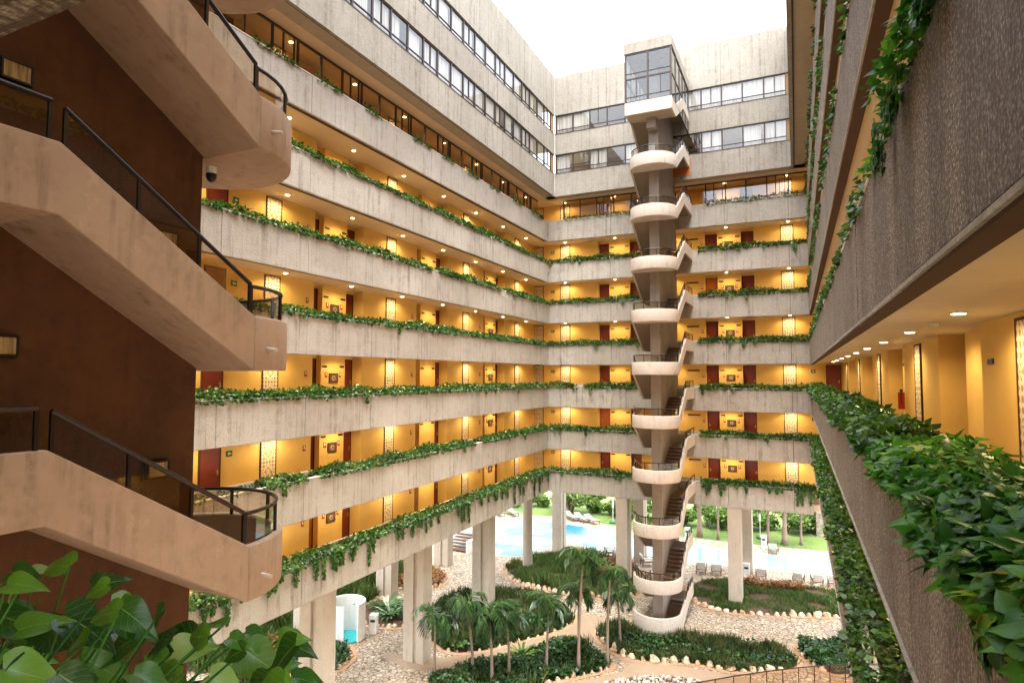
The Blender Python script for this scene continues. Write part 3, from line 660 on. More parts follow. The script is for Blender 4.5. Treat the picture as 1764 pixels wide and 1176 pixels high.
for q4 in ([(-R+.05, y1-.06), (R-.05, y1-.06)], [(-R+.03, .84), (-R+.03, y1-.12)], [(R-.03, .84), (R-.03, y1-.12)]):
    (xa, ya), (xb, yb_) = q4; g.add([(xa, ya, 30.06), (xb, yb_, 30.06), (xb, yb_, 32.86), (xa, ya, 32.86)], [(0, 1, 2, 3)], 'cabin_glass')
g.build('cabin_glass', BT)
m = MB(); m.box(-R-.03, R+.03, .84, y1+.02, 32.94, 33.55, 'upper_concrete'); m.build('cabin_roof', BT)
m = MB(); m.box(-.28, .26, 4.6, 6.1, 28.7, 29.3, 'spine_grey'); m.build('bracket', BT)
# wall lamps on the brown spine wall
def lamp_builder():
    t = empty('wall_lamp'); m = MB(); m.box(0, .03, -.17, .17, -.13, .13, 'rail_metal')
    m.box(.03, .10, -.15, -.13, -.11, .11, 'rail_metal'); m.box(.03, .10, .13, .15, -.11, .11, 'rail_metal'); m.box(.03, .10, -.13, .13, .09, .11, 'rail_metal'); m.box(.03, .10, -.13, .13, -.11, -.09, 'rail_metal'); m.build('housing', t)
    m = MB(); m.box(.03, .085, -.128, .128, -.088, .088, 'lamp_glass'); m.build('lens', t); return t
for (y, z, lb) in ((3.52, 17.5, 'topmost dark framed wall lamp at the upper left on the brown wall'), (3.5, 14.57, 'dark framed wall lamp at the left edge, midway up the brown wall'), (5.3, 16.05, 'dark framed wall lamp behind the railing glass of the middle stair flight'), (5.27, 13.05, 'dark framed wall lamp above the lowest railing, near the brown wall edge')):
    t = inst(CA, 'lamp', lamp_builder); t.location = (-7.57, y, z); tag(t, lb, 'wall lamp', 'wall lamps on the brown stair wall')
t = empty('dome_camera', (-7.5, 5.93, 17.1), 0, 'dark dome camera under the upper rounded stair landing', 'security camera'); m = MB()
m.tube([(0, 0, .12), (0, 0, .02)], .07, 'sign_white', 12); m.build('mount', t); m = MB(); m.tube([(0, 0, .02), (0, 0, -.04), (0, 0, -.08), (0, 0, -.10)], .07, 'black', 12, True, [.075, .07, .045, .01]); m.build('dome', t, smooth=True)
# ------------------------------------------------------------------ ground
def sheet(name, poly, z, mat, thick=None, **k):
    m = MB()
    if thick: m.prism(poly, z-thick, z, 2, mat)
    else: m.add([(x, y, z) for x, y in poly], [tuple(range(len(poly)))], mat)
    return tag(m.build(name), **k)
def smooth_poly(p, n=6):
    P = [Vector(q) for q in p]; out = []; N = len(P)
    for i in range(N):
        a, b_, c, d = P[i-1], P[i], P[(i+1) % N], P[(i+2) % N]
        for j in range(n):
            t = j/n; q = .5*((2*b_)+(-a+c)*t+(2*a-5*b_+4*c-d)*t*t+(-a+3*b_-3*c+d)*t*t*t); out.append((q.x, q.y))
    return out
sheet('ground', [(-400, -300), (400, -300), (400, 500), (-400, 500)], 0, 'stone_paving', kind='structure')
sheet('lawn', [(-29, 5), (-28.3, 20), (-28.4, 32), (-30.5, 40), (-33, 50), (-30, 55.5), (-28.6, 56.8), (-25.9, 58.1), (-19.8, 58.8), (-16.5, 57.6), (-13.2, 56.3), (-9.2, 56.3), (-5.3, 56.2), (-1.3, 56.5), (2.2, 56.9), (30, 59), (120, 64), (120, 64.5), (120, 90), (-120, 90), (-120, 5)], .008, 'lawn', kind='structure')
sheet('field', [(-300, 64), (300, 64), (300, 450), (-300, 450)], .016, 'field', kind='structure')
pool = smooth_poly([(-23.2, 43.9), (-19.9, 44.6), (-18.9, 47.4), (-17.8, 49.6), (-15.2, 48.9), (-11.6, 48.1), (-8, 48.2), (-4.7, 49.1), (-1.2, 49.5), (2.1, 50), (12, 51), (22, 52.2), (22, 55), (12, 54.2), (2, 53.9), (-3.4, 54), (-8.8, 53.7), (-12.6, 53.4), (-16, 55), (-18.9, 56.1), (-21.6, 56.2), (-24.5, 55.2), (-28, 52.6), (-29, 48), (-26.6, 44.8)], 4)
sheet('pool_coping', [(x, y) for x, y in pool], .012, 'pillar_cream', kind='structure')
def shrink(poly, d):
    c = Vector((sum(p[0] for p in poly)/len(poly), sum(p[1] for p in poly)/len(poly))); out = []
    N = len(poly)
    for i in range(N):
        a = Vector(poly[i-1]); b_ = Vector(poly[(i+1) % N]); t = (b_-a).normalized(); nn = Vector((-t.y, t.x)); out.append((poly[i][0]+nn.x*d, poly[i][1]+nn.y*d))
    return out
def area(p): return .5*sum(p[i-1][0]*p[i][1]-p[i][0]*p[i-1][1] for i in range(len(p)))
sheet('pool_water', shrink(pool, .3 if area(pool) > 0 else -.3), .03, 'water', kind='structure')
sheet('garden_path', smooth_poly([(-19.5, 26.3), (-16.8, 25.6), (-14, 27.7), (-11.9, 30), (-11.3, 32.6), (-10.4, 33.7), (-10.6, 35.6), (-12.2, 35.6), (-12, 33.6), (-14, 30), (-16.5, 27.3)], 5)[:], .010, 'sandy_path', kind='structure')
sheet('sandy_apron', smooth_poly([(-11.4, 26.0), (-8.6, 28.9), (-7.9, 30.2), (-9.1, 31.5), (-11.1, 33.0), (-10.4, 34.3), (-8.6, 31.7), (-5.2, 31.5), (-3.2, 31.6), (-1.8, 31.2), (-5, 27), (-8, 25.5)], 5), .014, 'sandy_path', kind='structure')
sheet('terrace_floor', [(-5.6, 27.2), (-4.2, 28.6), (-2.8, 29.9), (-1.5, 31.0), (-.2, 32.0), (1.1, 32.9), (3.5, 34.2), (12, 34), (12, 10), (-5.6, 10)], .018, 'terracotta', kind='structure')
m = MB(); m.box(-6, XR+8, 1, 8, 8.2, 8.5, 'soffit_grey')
# beds
def inside(P, poly):
    x, y = P[:, 0], P[:, 1]; c = np.zeros(len(P), bool); n = len(poly); j = n-1
    for i in range(n):
        xi, yi = poly[i]; xj, yj = poly[j]
        cr = ((yi > y) != (yj > y)) & (x < (xj-xi)*(y-yi)/((yj-yi) if yj != yi else 1e-9)+xi); c ^= cr; j = i
    return c
def scatter(poly, dens):
    a = np.array(poly); lo, hi = a.min(0), a.max(0); n = int(np.prod(hi-lo)*dens); P = rng.uniform(lo, hi, (n, 2)); return P[inside(P, poly)]
def lowf(P, s, ph=0.0):
    return .5+.25*np.sin(P[:, 0]*s+ph)+.25*np.sin(P[:, 1]*s*1.3+1.7+ph+.8*np.sin(P[:, 0]*s*.7))
STONES = []
for v_ in range(5):
    m = MB(); import bmesh
    bm = bmesh.new(); bmesh.ops.create_icosphere(bm, subdivisions=2, radius=.5)
    r_ = random.Random(v_)
    ph = [r_.uniform(0, 6) for _ in range(6)]
    for q in bm.verts:
        n_ = q.co.normalized(); k_ = 1+.16*math.sin(3*n_.x+ph[0])+.14*math.sin(4*n_.y+ph[1])+.12*math.sin(5*n_.z+ph[2])+.07*math.sin(9*n_.x+7*n_.y+ph[3]); q.co = n_*.5*k_; q.co.z = max(q.co.z, -.25)
    me = bpy.data.meshes.new('border_stone'); bm.to_mesh(me); bm.free(); me.materials.append(M['border_stone']); STONES.append(me)
NST = [0]
def ring_stones(poly, size, label, step, arcs=None):
    L = 0; N = len(poly); nxt = 0; i_ = 0
    for i in range(N):
        a = Vector(poly[i]); b_ = Vector(poly[(i+1) % N]); d = (b_-a).length; t = nxt
        while t < d:
            p = a+(b_-a)*(t/d)
            if arcs is None or arcs(p.x, p.y):
                s_ = size*random.uniform(.65, 1.25)
                o = bpy.data.objects.new('border_stone', STONES[random.randrange(5)]); COL.objects.link(o); o.location = (p.x+random.uniform(-.05, .05), p.y+random.uniform(-.05, .05), s_*.22)
                o.scale = (s_*random.uniform(.8, 1.2), s_*random.uniform(.8, 1.2), s_*random.uniform(.8, 1.3)); o.rotation_euler = (random.uniform(-.2, .2), random.uniform(-.2, .2), random.uniform(0, 6.3))
                tag(o, label, 'stone', label.replace('rough pinkish stone', 'stones')); NST[0] += 1
            t += step*random.uniform(.85, 1.25)
        nxt = t-d
def blades(name, poly, dens, h, mat, label, cat='plants', nb=5, z=.05, wide=1.0, lean=.5):
    P = scatter(poly, dens); P = P[np.hypot(P[:, 0]+7.4, P[:, 1]-35.5) > 1.55]; P = P[lowf(P, 1.9, 3.0)+rng.uniform(-.12, .12, len(P)) > .27]; P = np.repeat(P, nb, 0); n = len(P)
    hh = h*(.55+.8*lowf(P, 1.1))*rng.uniform(.6, 1.2, n)
    B = np.c_[P+rng.normal(size=(n, 2))*.07, np.full(n, z)]; D = np.c_[rng.normal(size=(n, 2))*lean*.5, np.ones(n)]
    T = (T_BLADE[0]*np.array([1, wide, 1]), T_BLADE[1], None)
    return tag(leaves(name, B, D, rng.normal(size=(n, 3)), hh, T, mat), label, cat, None, 'stuff')
def cover(name, poly, dens, h, size, mat, label, cat='plants'):
    P = scatter(poly, dens); P = P[np.hypot(P[:, 0]+7.4, P[:, 1]-35.5) > 1.55]; n = len(P); z = .05+rng.uniform(.2, 1, n)*h*(.4+.9*lowf(P, 1.7, 2.0))
    return tag(leaves(name, np.c_[P, z], dirs(n, .45), np.c_[rng.normal(size=(n, 2))*.6, np.ones(n)], rng.uniform(.6, 1.3, n)*size, T_FAR, mat), label, cat, None, 'stuff')
BEDS = dict(
 A=smooth_poly([(-6.9, 42.1), (-6.7, 44.0), (-5.6, 45.6), (-2.3, 46.6), (2.1, 46.6), (4.2, 45), (4.0, 42.8), (0.9, 41.3), (-2.2, 40.1), (-4.6, 39.7), (-6.1, 40.5)]),
 B=smooth_poly([(-19.8, 41.3), (-19.6, 43.6), (-18.0, 46.0), (-15.2, 47.4), (-11.9, 45.9), (-10.4, 43.0), (-9.8, 40.2), (-10.9, 39.1), (-12.8, 38.5), (-15.0, 38.4), (-17.9, 39.2)]),
 C=smooth_poly([(-20.0, 31.2), (-20.2, 34.4), (-17.9, 36.5), (-15.2, 36.8), (-12.6, 35.2), (-12.2, 33.4), (-13.8, 30.6), (-15.3, 28.6), (-16.7, 28.0), (-19, 29.4)]),
 D=smooth_poly([(-15.6, 24.6), (-15.0, 26.3), (-13.6, 28.4), (-11.1, 31.7), (-9.7, 31.0), (-8.6, 29.9), (-9.4, 28.7), (-10.8, 27.1), (-12.4, 24.8)]),
 E=smooth_poly([(-10.3, 33.6), (-9.2, 35.0), (-7.4, 35.9), (-5.6, 34.9), (-4.0, 34.9), (-1.7, 35.8), (-0.3, 34.0), (-1.9, 32.6), (-3.3, 32.0), (-5.0, 32.0), (-7.4, 31.2), (-9.2, 31.9)]),
 F=smooth_poly([(-.2, 36.2), (1.1, 37.3), (3.0, 38.6), (3.5, 35.8), (1.6, 33.9), (.4, 34.5)]),
 G=smooth_poly([(-28.0, 38.6), (-25.0, 39.0), (-22.9, 38.0), (-22.3, 36.4), (-22.7, 35.3), (-24.3, 34.5), (-27, 35)]),
 H=smooth_poly([(-24.3, 29.3), (-24.4, 32), (-23.3, 33.0), (-20.6, 30.6), (-20.5, 29.5), (-21.7, 28.9), (-23, 28.9)]),
 I=smooth_poly([(-24.5, 26.6), (-22.3, 26.4), (-21.0, 25.6), (-20.5, 24.6), (-20.7, 23.6), (-23, 22.5), (-25, 24)]))
NMB = dict(A='oval bed around the square pillar at right', B='large bed with the round column by the pool', C='central bed behind the palms', D='leafy bed under the front palms', E='bed around the foot of the stair tower', F='small bed at the right beside the terrace railing', G='brown bed behind the left pillars', H='lily bed beside the white bin', I='bed below the round shower')
for k_, poly in BEDS.items():
    z_ = .022+.004*'ABCDEFGHI'.index(k_)/3
    s = 1 if area(poly) > 0 else -1
    sheet('bed_edging', shrink(poly, -.28*s), z_-.004, 'edging', kind='structure'); sheet('bed_soil', poly, z_, 'soil', kind='structure')
    if k_ in 'ABGHI' : ring_stones(poly, .36 if k_ in 'AB' else .26, 'rough pinkish stone edging the '+NMB[k_], .44 if k_ in 'AB' else .36, (lambda x, y: True) if k_ != 'B' else (lambda x, y: y < 43))
    elif k_ == 'E': ring_stones(poly, .36, 'rough pinkish stone edging the '+NMB[k_], .48, lambda x, y: y < 33.3)
    elif k_ == 'D': ring_stones(poly, .26, 'rough pinkish stone edging the '+NMB[k_], .45, lambda x, y: x > -11)
    elif k_ == 'F': ring_stones(poly, .28, 'rough pinkish stone edging the '+NMB[k_], .42, lambda x, y: x < 1)
    elif k_ == 'C': ring_stones(poly, .2, 'rough pinkish stone edging the '+NMB[k_], .55, lambda x, y: x > -17 and y < 34)
blades('grass_tufts', shrink(BEDS['A'], .3 if area(BEDS['A']) > 0 else -.3), 85, .26, 'fine_grass', 'fine green grass filling the oval bed around the right pillar', 'grass', 6, wide=1.2, lean=.9)
blades('grass_tufts', [p for p in BEDS['B']], 62, .5, 'fine_grass', 'tall tufted grass of the bed with the round column', 'grass', 6, wide=1.0)
blades('grass_tufts', BEDS['C'], 55, .62, 'grass_blade', 'dark tufted grass of the central bed behind the palms', 'grass', 6, wide=1.1)
cover('ground_cover', BEDS['C'], 160, .45, .22, 'ground_cover', 'dark broad leaved ground cover in the central bed')
cover('ground_cover', BEDS['D'], 420, .35, .2, 'ground_cover', 'glossy dark ground cover under the front palms')
blades('grass_tufts', BEDS['D'], 14, .5, 'grass_blade', 'scattered grass tufts under the front palms', 'grass', 5)
blades('grass_tufts', BEDS['E'], 80, .45, 'grass_blade', 'brown tipped grass around the foot of the stair tower', 'grass', 6, wide=1.0)
cover('ground_cover', BEDS['E'], 120, .3, .18, 'ground_cover', 'low dark leaves between the grass at the tower foot')
cover('ground_cover', BEDS['F'], 420, .45, .2, 'ground_cover', 'dense dark leaves in the small bed by the terrace railing')
cover('dry_shrubs', BEDS['G'], 260, .3, .16, 'red_croton', 'brownish dry plants in the bed behind the left pillars')
cover('ground_cover', BEDS['I'], 200, .25, .18, 'ground_cover', 'low dark plants in the bed below the round shower')
cover('croton_flowers', smooth_poly([(-3.2, 44.6), (-.2, 45.2), (.2, 46), (-1.6, 46.2), (-3.4, 45.6)]), 200, .5, .2, 'red_croton', 'orange croton leaves at the back of the oval bed')
cover('croton_flowers', smooth_poly([(-13.5, 43.2), (-10.8, 42.6), (-11, 44.5), (-13, 45.5)]), 220, .8, .22, 'red_croton', 'reddish croton leaves in the bed with the round column')
cover('croton_flowers', smooth_poly([(-24.5, 23.5), (-23.3, 24.8), (-23.6, 26), (-25.2, 26.2), (-25.5, 24)]), 240, .5, .22, 'red_croton', 'reddish croton leaves in front of the tall left hedge')
hedge = smooth_poly([(-26.5, 21.0), (-28.2, 25.9), (-27.8, 31.0), (-27.5, 37.0), (-25.6, 37), (-25.0, 34.0), (-24.6, 30.5), (-24.8, 27), (-24.6, 23.5), (-22.8, 21)])
blades('tall_grass', hedge, 70, 1.0, 'fine_grass', 'tall dark clumping grass behind the left pillars', 'grass', 7, wide=.8, lean=.6)
h2 = smooth_poly([(-28.6, 20.0), (-29.2, 26), (-29, 34), (-28, 37.5), (-26.6, 36), (-26.6, 31), (-26.9, 25.9), (-25.9, 21.5)])
cover('bright_shrubs', h2, 420, 1.6, .2, 'bright_shrub', 'bright green sunlit shrubs at the lawn edge beyond the left pillars')
# lily clump
def rosette(name, x, y, n, r, mat, label, cat, h=.7):
    t = empty(name, (x, y, .03), 0, label, cat)
    a = rng.uniform(0, 6.28, n); D = np.c_[np.cos(a), np.sin(a), rng.uniform(.5, 1.6, n)]; P = np.c_[np.cos(a)*.1, np.sin(a)*.1, np.full(n, .05)]
    T = (leaf_template(5, 3, .3, .55, False, .14)); leaves('foliage', P, D, np.tile((0, 0, 1.0), (n, 1)), rng.uniform(.7, 1.1, n)*r, T, mat, t)
    m = MB(); m.tube([(0, 0, 0), (0, 0, .25)], .06, 'trunk_brown', 6); m.build('stem', t); return t
rosette('lily_plant', -22.0, 30.3, 90, 1.0, 'pale_lily', 'clump of white striped strap leaves beside the white bin', 'plant')
rosette('lily_plant', -22.9, 31.2, 90, 1.1, 'pale_lily', 'larger clump of white striped strap leaves behind the white bin', 'plant')
rosette('agave_plant', -12.9, 28.9, 60, .8, 'bright_shrub', 'spiky pale green plant in the leafy bed between the palm trunks', 'plant')
# gravel
gv = smooth_poly([(-9.6, 26.2), (-8.1, 28.6), (-6.4, 29.9), (-4.7, 30.4), (-4.3, 29.8), (-5.4, 28), (-7, 26)])
sheet('gravel_bed', gv, .040, 'soil', kind='structure')
P = scatter(gv, 70); n = len(P)
bm = bmesh.new(); bmesh.ops.create_icosphere(bm, subdivisions=1, radius=.5); IV = np.array([v.co[:] for v in bm.verts]); IF = np.array([[v.index for v in f.verts] for f in bm.faces]); bm.free()
S = rng.uniform(.09, .17, (n, 1, 3)); V = np.c_[P, np.full(n, .06)][:, None, :]+IV[None]*S*(1+.25*rng.normal(size=(n, len(IV), 1)))
tag(npmesh('pebbles', V.reshape(-1, 3), (IF[None]+(np.arange(n)*len(IV))[:, None, None]).reshape(-1, 3), 'pebble', None, False), 'pale and dark pebbles heaped in the bed at the bottom edge', 'pebbles', None, 'stuff')
# ------------------------------------------------------------------ palms
def frond(P0, az, el, L, droop, nl, acc, ll=.55):
    az += random.uniform(-.2, .2); d = np.array([math.cos(az), math.sin(az)]); pts = []
    n = 12; p = np.array([0, 0, 0.0]); e = el
    for i in range(n+1):
        pts.append(p.copy()); st = L/n; p = p+np.array([d[0]*math.cos(e), d[1]*math.cos(e), math.sin(e)])*st; e -= droop/n*(1+i/n)
    pts = np.array(pts)+P0; acc['r'].append(pts)
    for t in np.linspace(.12, 1, nl):
        f = t*n; i = min(int(f), n-1); q = pts[i]+(pts[i+1]-pts[i])*(f-i); tg = pts[i+1]-pts[i]; tg /= np.linalg.norm(tg); side = np.array([-d[1], d[0], 0])
        lw = ll*(math.sin(math.pi*min(.95, t*.85+.12))**.7)
        for sg in (-1, 1):
            dd = side*sg*.95+tg*.7+np.array([0, 0, -.28])+rng.normal(size=3)*.16
            acc['P'].append(q); acc['D'].append(dd); acc['N'].append(np.array([0, 0, 1.0])+side*sg*.4); acc['S'].append(lw*random.uniform(.85, 1.1))
def palm_mesh(seed, nf=14, L=2.0, h=4.0, lean=(.0, .0), tr=.09, trunkm='trunk_grey', ll=.6):
    random.seed(seed); t = empty('palm_tree'); m = MB(); n = 9
    pts = [(lean[0]*(i/n)**2, lean[1]*(i/n)**2, h*i/n) for i in range(n+1)]
    m.tube(pts, tr, trunkm, 8, True, [tr*(1.5-.5*min(1, i/2))*(1-.35*i/n) for i in range(n+1)]); m.build('trunk', t, smooth=True)
    P0 = np.array(pts[-1]); m = MB(); m.tube([P0-np.array([0, 0, .05]), P0+np.array([0, 0, .35])], .06, 'bright_shrub', 8, True, [.065, .035]); m.build('crownshaft', t, smooth=True)
    acc = dict(r=[], P=[], D=[], N=[], S=[])
    for i in range(nf): frond(P0+np.array([0, 0, .3]), i*2.4, random.uniform(.35, 1.35) if i % 3 else random.uniform(-.3, .3), L*random.uniform(.7, 1.12), random.uniform(1.5, 2.4), 22, acc, ll)
    T = leaf_template(4, 2, 0, .35, False, .10); T[0][:, 1] += 0
    T = (np.array([(0, -.03, 0), (0, .03, 0), (.5, .07, -.02), (.5, -.07, -.02), (1, .006, -.18), (1, -.006, -.18)]), np.array([(0, 1, 2, 3), (3, 2, 4, 5)]), None)
    c = leaves('crown', np.array(acc['P']), np.array(acc['D']), np.array(acc['N']), np.array(acc['S']), T, 'palm_leaf', t)
    r = MB()
    for pts_ in acc['r']: r.tube([tuple(q) for q in pts_[::3]], .02, 'bright_shrub', 4, True, [.022, .018, .013, .008, .004][:len(pts_[::3])])
    r.build('frond_ribs', t); return t
PALMS = [((-15.6, 25.0), 2.55, 1.75, (-.1, .2), 'short palm at the far left of the front row, crown against the pillar'),
 ((-14.4, 26.5), 2.95, 1.6, (-.25, .1), 'dark palm second from the left in the front row'),
 ((-13.1, 26.0), 2.75, 1.6, (.1, .1), 'dark palm third from the left in the front row, crowns overlapping'),
 ((-12.6, 26.8), 2.6, 1.5, (0, .3), 'slim palm directly right of the overlapping dark palms'),
 ((-11.1, 27.8), 3.1, 1.6, (.05, .2), 'palm standing alone in the leafy bed left of the tall palm'),
 ((-9.8, 28.7), 5.1, 1.75, (.1, .2), 'tallest palm of the garden, in front of the pool bed'),
 ((-8.7, 29.8), 4.2, 1.5, (.15, .2), 'tall slim palm just left of the stair tower'),
 ((-8.75, 32.4), 2.3, 1.25, (-.05, .1), 'small palm at the foot of the stair tower')]
for i, ((x, y), h, L, ln, lb) in enumerate(PALMS):
    t = palm_mesh(100+i, 11, L, h, ln, .075); t.location = (x, y, .04); t.rotation_euler = (0, 0, i*1.1); tag(t, lb, 'palm tree', 'palms in the courtyard garden')
# second lower crown beside the tallest palm
t = palm_mesh(222, 10, 1.3, 3.1, (.0, .0), .07); t.location = (-10.1, 29.6, .04); tag(t, 'lower palm whose crown sits halfway up the tallest palm trunk', 'palm tree', 'palms in the courtyard garden')
for i, (x, y, lb) in enumerate([(-8.1, 56.9, 'pale palm trunk on the far lawn, right next to the stair tower'), (-6.5, 56.6, 'thin palm on the far lawn, second right of the stair tower'), (-2.5, 57.2, 'slim palm on the far lawn just right of the square pillar'), (-1.2, 57.3, 'thick pale palm on the far lawn, middle of the right opening'), (0.05, 57.8, 'thin small palm on the far lawn at the far right')]):
    t = palm_mesh(300+i, 14, 1.9, [6.5, 5.0, 3.4, 5.6, 3.6][i], (.1, 0), [.2, .1, .13, .2, .1][i], 'trunk_grey'); t.location = (x, y, 0); tag(t, lb, 'palm tree', 'palms on the lawn beyond the pool')
# ------------------------------------------------------------------ shrubs and tree beyond the pool
def bush(seed, r, h, mat, n=1400, size=.28):
    random.seed(seed); t = empty('shrub'); a = rng.normal(size=(n, 3)); a = nrm(a)*rng.uniform(.35, 1, (n, 1))**.5
    k = 5; cc = rng.uniform(-.55, .55, (k, 3)); q = a*.62+cc[rng.integers(0, k, n)]
    P = q*np.array([r, r, h/2])+np.array([0, 0, h*.52]); P[:, 2] = np.maximum(P[:, 2], .05)
    leaves('foliage', P, dirs(n, .5), rng.normal(size=(n, 3))+np.array([0, 0, .8]), rng.uniform(.6, 1.3, n)*size, T_FAR, mat, t)
    m = MB()
    for i in range(5):
        an = i*1.3; m.tube([(0, 0, 0), (math.cos(an)*r*.3, math.sin(an)*r*.3, h*.5), (math.cos(an)*r*.5, math.sin(an)*r*.5, h*.85)], .03, 'trunk_brown', 5, True, [.05, .03, .01])
    m.build('stem', t); return t
pb = [bush(40, 1.5, 2.0, 'bright_shrub'), bush(41, 1.2, 1.6, 'bright_shrub'), bush(42, 1.6, 2.1, 'mid_shrub'), bush(43, .9, 1.3, 'mid_shrub')]
used = [False]*4
spots = [(-28.5, 61, 0), (-25.7, 62, 1), (-21.8, 61.6, 2), (-19.6, 62.0, 3), (-17.6, 61.5, 1), (-15.6, 60.6, 0), (-13.9, 62.2, 2), (-11.6, 61.0, 3), (-9.9, 60.9, 1), (-7.9, 60.7, 2), (-6.2, 61.3, 0), (-4.5, 61.4, 2), (-2.9, 61.7, 1), (-1.0, 61.9, 2), (.7, 62.6, 0), (2.5, 62.2, 2), (4.6, 63, 1), (-23.5, 70, 0), (-18, 71, 2), (-12.5, 70, 0), (-7, 72, 2), (-2.5, 71, 1), (2.5, 72, 0), (-30, 66, 2), (-20.6, 66, 1), (-15.3, 66.5, 1), (-9.5, 66.2, 3), (-4.6, 66.8, 0), (.5, 67, 3)]
for i, (x, y, k_) in enumerate(spots):
    if used[k_]: t = copy_tree(pb[k_])
    else: t = pb[k_]; used[k_] = True
    t.location = (x, y, 0); s_ = random.uniform(.8, 1.2); t.scale = (s_, s_, s_); t.rotation_euler = (0, 0, random.uniform(0, 6))
    row = 'front' if y < 64 else ('middle' if y < 69 else 'rear'); idx = sum(1 for q in spots if (('front' if q[1] < 64 else ('middle' if q[1] < 69 else 'rear')) == row) and q[0] < x)
    tag(t, '%s shrub beyond the pool lawn, number %d from the left in the %s row' % (['bright round', 'bright small', 'dense darker', 'low dark'][k_], idx+1, row), 'shrub', 'shrubs beyond the pool lawn')
t = empty('tree', (-21.4, 60.3, 0), 0, 'open branched small tree beyond the pool, left of the corner', 'tree'); m = MB(); tips = []
for i in range(6):
    an = i*1.05; e = (math.cos(an)*1.5, math.sin(an)*1.0, 2.2+.3*i % 1.1); m.tube([(0, 0, 0), (math.cos(an)*.5, math.sin(an)*.4, 1.0), e], .08, 'trunk_brown', 6, True, [.12, .07, .04])
    for j in range(3):
        b2 = (e[0]+math.cos(an+j-1)*.9, e[1]+math.sin(an+j-1)*.9, e[2]+1.0+.3*j); m.tube([e, b2], .03, 'trunk_brown', 5, True, [.04, .012]); tips.append(b2)
m.build('trunk', t, smooth=True); tips = np.array(tips); n = 700; P = tips[rng.integers(0, len(tips), n)]+rng.normal(size=(n, 3))*.5
leaves('crown', P, dirs(n), rng.normal(size=(n, 3)), rng.uniform(.15, .3, n), T_FAR, 'bright_shrub', t)
m = MB()
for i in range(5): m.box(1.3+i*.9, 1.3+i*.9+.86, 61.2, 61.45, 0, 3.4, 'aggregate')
o = m.build('garden_wall'); tag(o, 'brown ribbed concrete wall at the far right end of the lawn', 'wall')
# ------------------------------------------------------------------ pool furniture
def lounger(flat=False, mat='cushion'):
    t = empty('sun_lounger'); m = MB(); L = 1.9 if flat else 1.0
    for x in (-.33, .28):
        for y in (0, L-.06): m.box(x, x+.05, y, y+.05, 0, .30, 'wood')
        m.box(x, x+.05, 0, L, .30, .35, 'wood')
    m.box(-.28, .28, 0, .05, .30, .35, 'wood'); m.box(-.28, .28, L-.05, L, .30, .35, 'wood')
    if not flat:
        for x in (-.36, .31): m.box(x, x+.05, .05, .95, .52, .56, 'wood'); m.box(x, x+.05, .05, .1, .35, .52, 'wood'); m.box(x, x+.05, .9, .95, .35, .52, 'wood')
    m.build('frame', t)
    c = MB()
    if flat: c.box(-.30, .30, .02, 1.3, .35, .43, mat); c.prism([(1.3, .35), (1.3, .43), (1.85, .68), (1.9, .62)], -.30, .30, 0, mat)
    else: c.box(-.29, .29, .03, .85, .35, .45, mat); c.prism([(.85, .36), (.78, .45), (1.0, .88), (1.1, .84)], -.29, .29, 0, mat)
    c.build('cushion', t, bevel=.015); return t
L0 = lounger(); L1 = lounger(True, 'cushion_grey'); 
near = [(-6.6, 47.3, 'leftmost low wooden chair with pale cushion at the near pool edge'), (-5.6, 47.3, 'second low wooden chair right of the stair tower at the pool edge'), (-2.6, 47.6, 'low wooden chair just right of the pillar and the white bin'), (-.1, 47.7, 'third chair from the right end in the row by the pool'), (.9, 47.9, 'second chair from the right end in the row by the pool'), (1.95, 48.1, 'low wooden chair partly hidden by the right parapet'), (-1.9, 54.6, 'single chair across the pool in front of the lawn')]
for i, (x, y, lb) in enumerate(near):
    t = L0 if i == 0 else copy_tree(L0); t.location = (x, y, .02); t.rotation_euler = (0, 0, rad(180+random.uniform(-8, 8))); tag(t, lb, 'lounge chair', 'low wooden chairs around the pool')
far = [(-17.6, 57.0, 'front grey lounger of the three on the far pool deck'), (-18.7, 57.2, 'middle grey lounger of the three on the far pool deck'), (-19.8, 57.4, 'rear grey lounger of the three on the far pool deck'), (-27.2, 56.0, 'left grey lounger at the far left pool corner'), (-25.9, 56.6, 'right grey lounger at the far left pool corner')]
for i, (x, y, lb) in enumerate(far):
    t = L1 if i == 0 else copy_tree(L1); t.location = (x, y, .02); t.rotation_euler = (0, 0, rad(50)); tag(t, lb, 'sun lounger', 'grey loungers on the far pool deck')
for i, (x, y, lb) in enumerate([(-10.0, 46.9, 'chair half hidden behind the pillar left of the stair tower'), (-13.2, 48.0, 'reddish chair left of the second pillar by the pool'), (-12.3, 47.4, 'chair beside the second pillar, close to the pool')]):
    t = copy_tree(L0); t.location = (x, y, .02); t.rotation_euler = (0, 0, rad(120)); tag(t, lb, 'lounge chair', 'low wooden chairs around the pool')
def bin_():
    t = empty('litter_bin'); m = MB(); m.box(-.2, .2, -.2, .2, 0, .85, 'white_wall'); m.build('body', t, bevel=.01); m = MB(); m.box(-.22, .22, -.22, .22, .85, 1.02, 'white_wall'); m.build('lid', t, bevel=.01); m = MB(); m.box(-.13, .13, -.226, -.22, .66, .80, 'black'); m.build('opening', t); return t
BN = bin_()
for i, (x, y, lb) in enumerate([(-3.5, 46.9, 'white litter bin directly right of the square pillar'), (-8.9, 55.4, 'white litter bin across the pool beside the stair tower'), (-2.75, 55.5, 'white litter bin across the pool right of the square pillar'), (-21.5, 28.1, 'white litter bin next to the round shower')]):
    t = BN if i == 0 else copy_tree(BN); t.location = (x, y, .02); t.rotation_euler = (0, 0, rad(20 if x < -20 else 0)); tag(t, lb, 'litter bin', 'white litter bins')
